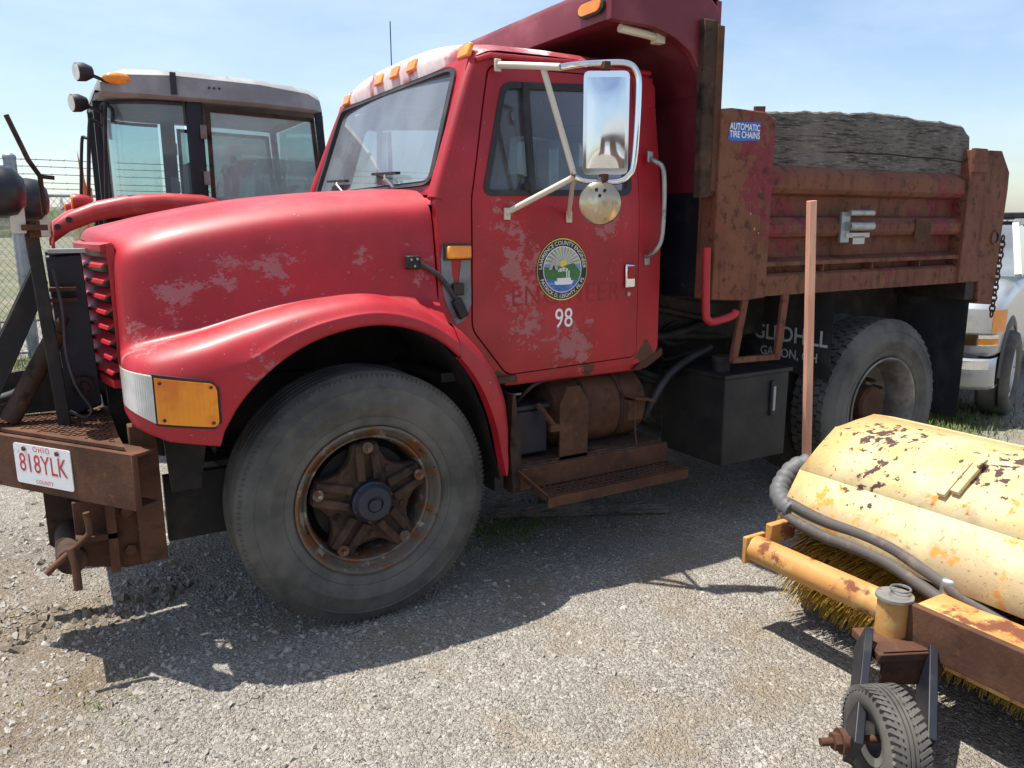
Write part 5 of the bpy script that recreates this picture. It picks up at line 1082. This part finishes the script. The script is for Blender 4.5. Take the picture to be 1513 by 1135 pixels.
for s in (0, 1):
    Fy = (lambda y: ry(y)) if s else (lambda y: y)
    pts = [(py0+.02, .16), (py0+.06, .07), (py0+.14, .025), (py0+.3, .0), (py0+.45, -.01)]
    mb = MB(); mb.grid([[(5.165+xo, Fy(y-.012), z) for z in (.76, .85, .945)] for y, xo in pts[1:]]); part('headlight', mb, 'clear', PK, smooth=60)
    mb = MB(); mb.grid([[(5.163+xo, Fy(y-.016), z) for z in (.765, .85, .94)] for y, xo in [(py0-.005, .26), (py0+.015, .16), (py0+.06, .066)]]); part('side_signal', mb, 'amber', PK, smooth=60)
    mb = MB(); mb.grid([[(5.160+xo, Fy(y-.014), z) for z in (.66, .745)] for y, xo in pts]); part('chrome_trim', mb, 'chrome', PK, smooth=60)
    mb = MB(); mb.grid([[(5.150+xo, Fy(y-.018), z) for z in (.67, .715)] for y, xo in pts[:3]]); part('park_lamp', mb, 'amber', PK, smooth=60)
    for x in (5.9, 9.0):
        c = (x, Fy(py0-.06), .36); ax = (0, -1 if s else 1, 0)
        mb = MB(); mb.lathe([(.215, .03), (.24, .0), (.30, -.012), (.34, .0), (.36, .03), (.36, .20), (.33, .23), (.22, .22)], c, ax, 44); wh = part('wheel', mb, 'tyre', PK, smooth=40)
        mb = MB(); mb.lathe([(.22, .02), (.205, .03), (.19, .05), (.12, .045), (.08, .02), (.001, .015)], c, ax, 32); part('rim', mb, 'silver', wh, smooth=40)
        for k in range(6): a = k*1.047; mb = MB(); mb.bar(Vector(c)+Vector((.06*math.cos(a), (-.03 if s else .03), .06*math.sin(a))), Vector(c)+Vector((.2*math.cos(a), (-.03 if s else .03), .2*math.sin(a))), .05, .03, (0, 1, 0)); part('spoke', mb, 'silver', wh, bevel=.005)
        mb = MB(); n = 20; mb.grid([[(x+r*math.cos(math.pi*i/n), Fy(py0-.012+.014*(r > .44)), .38+r*math.sin(math.pi*i/n)) for r in (.385, .44, .47)] for i in range(n+1)]); part('arch_flare', mb, 'plastic', PK, smooth=60)
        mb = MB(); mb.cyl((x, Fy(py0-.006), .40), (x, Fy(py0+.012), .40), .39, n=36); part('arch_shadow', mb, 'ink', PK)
gr_ = MB(); gr_.bb(5.15, 5.18, py0+.46, ry(py0+.46), .68, .95); gg = part('grille', gr_, 'ink', PK)
for z in (.685, .815, .945): mb = MB(); mb.bb(5.13, 5.17, py0+.45, ry(py0+.45), z-.012, z+.012); part('grille_bar', mb, 'chrome', gg)
mb = MB(); mb.bb(5.12, 5.15, pm-.2, pm+.2, .77, .86); part('grille_badge', mb, 'platered', gg)
mb = MB(); mb.bb(6.30, 6.5, py0-.16, py0, 1.16, 1.30); part('door_mirror', mb, 'plastic', PK, bevel=.02)

# ------------------------------------------------------------------ fence, shed, flag, workshop
FE = thing('chain_link_fence', 'galvanised chain link fence topped with barbed wire', 'fence', (-3, 8.5, 0))
for x in [-1.27, -1.62]+[-4.2-2.6*i for i in range(4)]+[1.6+2.8*i for i in range(6)]:
    r = .07 if x in (-1.27,) else .045; mb = MB(); mb.cyl((x, 8.5, 0), (x, 8.5, 2.42), r, n=16); po = part('post', mb, 'galv', FE, smooth=50)
    mb = MB(); mb.sphere((x, 8.5, 2.42), r*1.08, 12, (1, 1, .7)); part('post_cap', mb, 'galv', po, smooth=60)
for z in (1.98, .08): mb = MB(); mb.cyl((-13, 8.47, z), (17, 8.47, z), .02, n=8); part('rail', mb, 'galv', FE)
mb = MB(); H = 1.9
for i in range(-20, 190):
    x = -6+i*.075
    for s in (-1, 1):
        a = Vector((x, 8.44, .06)); b = Vector((x+s*H*.75, 8.44, .06+H)); mb.tube([a, b], .003, 3, False)
part('wire_mesh', mb, 'galv', FE, smooth=0, clean=False, kind='stuff')
for z in (2.40, 2.32, 2.23, 2.13, 2.06):
    mb = MB(); pts = [(-13+i*.5, 8.46, z-.012*math.sin((i % 6)/6*math.pi)) for i in range(61)]; mb.tube(pts, .005, 4)
    for i in range(0, 200): x = -13+i*.15; mb.bar((x-.01, 8.45, z-.015), (x+.01, 8.47, z+.012), .003, .003)
    part('barbed_strand', mb, 'grease', FE, smooth=0)
SH = thing('shed', 'long low tan shed beyond the fence', 'shed', (6, 34, 0))
mb = MB(); mb.bb(.2, 22, 33, 40, 0, 2.5); part('wall', mb, 'tan', SH)
mb = MB(); mb.prism([(32.6, 2.5), (36.5, 3.1), (40.4, 2.5), (40.4, 2.4), (32.6, 2.4)], lambda u, v, w_: (w_, u, v), -.2, 22.4); part('roof', mb, 'tgrey', SH)
for i in range(9): mb = MB(); mb.bb(.8+i*2.4, .95+i*2.4, 32.9, 33.0, 0, 2.45); part('column', mb, 'grease', SH)
FG = thing('marker_flag', 'orange safety flag on a pole behind the tractor fender', 'flag', (-.62, 6.6, 0))
mb = MB(); mb.cyl((-.62, 6.6, 0), (-.60, 6.6, 2.25), .012, n=8); part('pole', mb, 'flag', FG)
mb = MB(); mb.grid([[(-.60+.06*t*(1+.2*math.sin(4*t)), 6.6+.04*math.sin(5*t), z) for t in (0, .5, 1.0, 1.4)] for z in (1.78, 2.0)]); mb.add([(-.62, 6.6, 1.9), (-.56, 6.6, 1.9), (-.63, 6.6, 2.38)], [(0, 1, 2)]); part('flag_cloth', mb, 'flag', FG, smooth=60)
WK = thing('workshop', 'brown metal clad workshop across the lot behind the photographer', 'building', (0, -24, 0))
mb = MB(); mb.bb(-14, 16, -32, -22, 0, 4.2); part('wall', mb, 'brownwall', WK)
mb = MB(); mb.prism([(-32.4, 4.2), (-27, 5.6), (-21.6, 4.2), (-21.6, 4.1), (-32.4, 4.1)], lambda u, v, w_: (w_, u, v), -14.4, 16.4); part('roof', mb, 'tgrey', WK)
for x in (-9, -2, 5, 12): mb = MB(); mb.bb(x-1.6, x+1.6, -22, -21.93, 0, 3.4); part('roller_door', mb, 'white', WK)

PV = Vector((5.95, .62, 0)); PK.matrix_world = Matrix.Translation(PV) @ Matrix.Rotation(R(20), 4, 'Z') @ Matrix.Translation(-PV) @ Matrix.Translation((7.0, 1.5, 0))
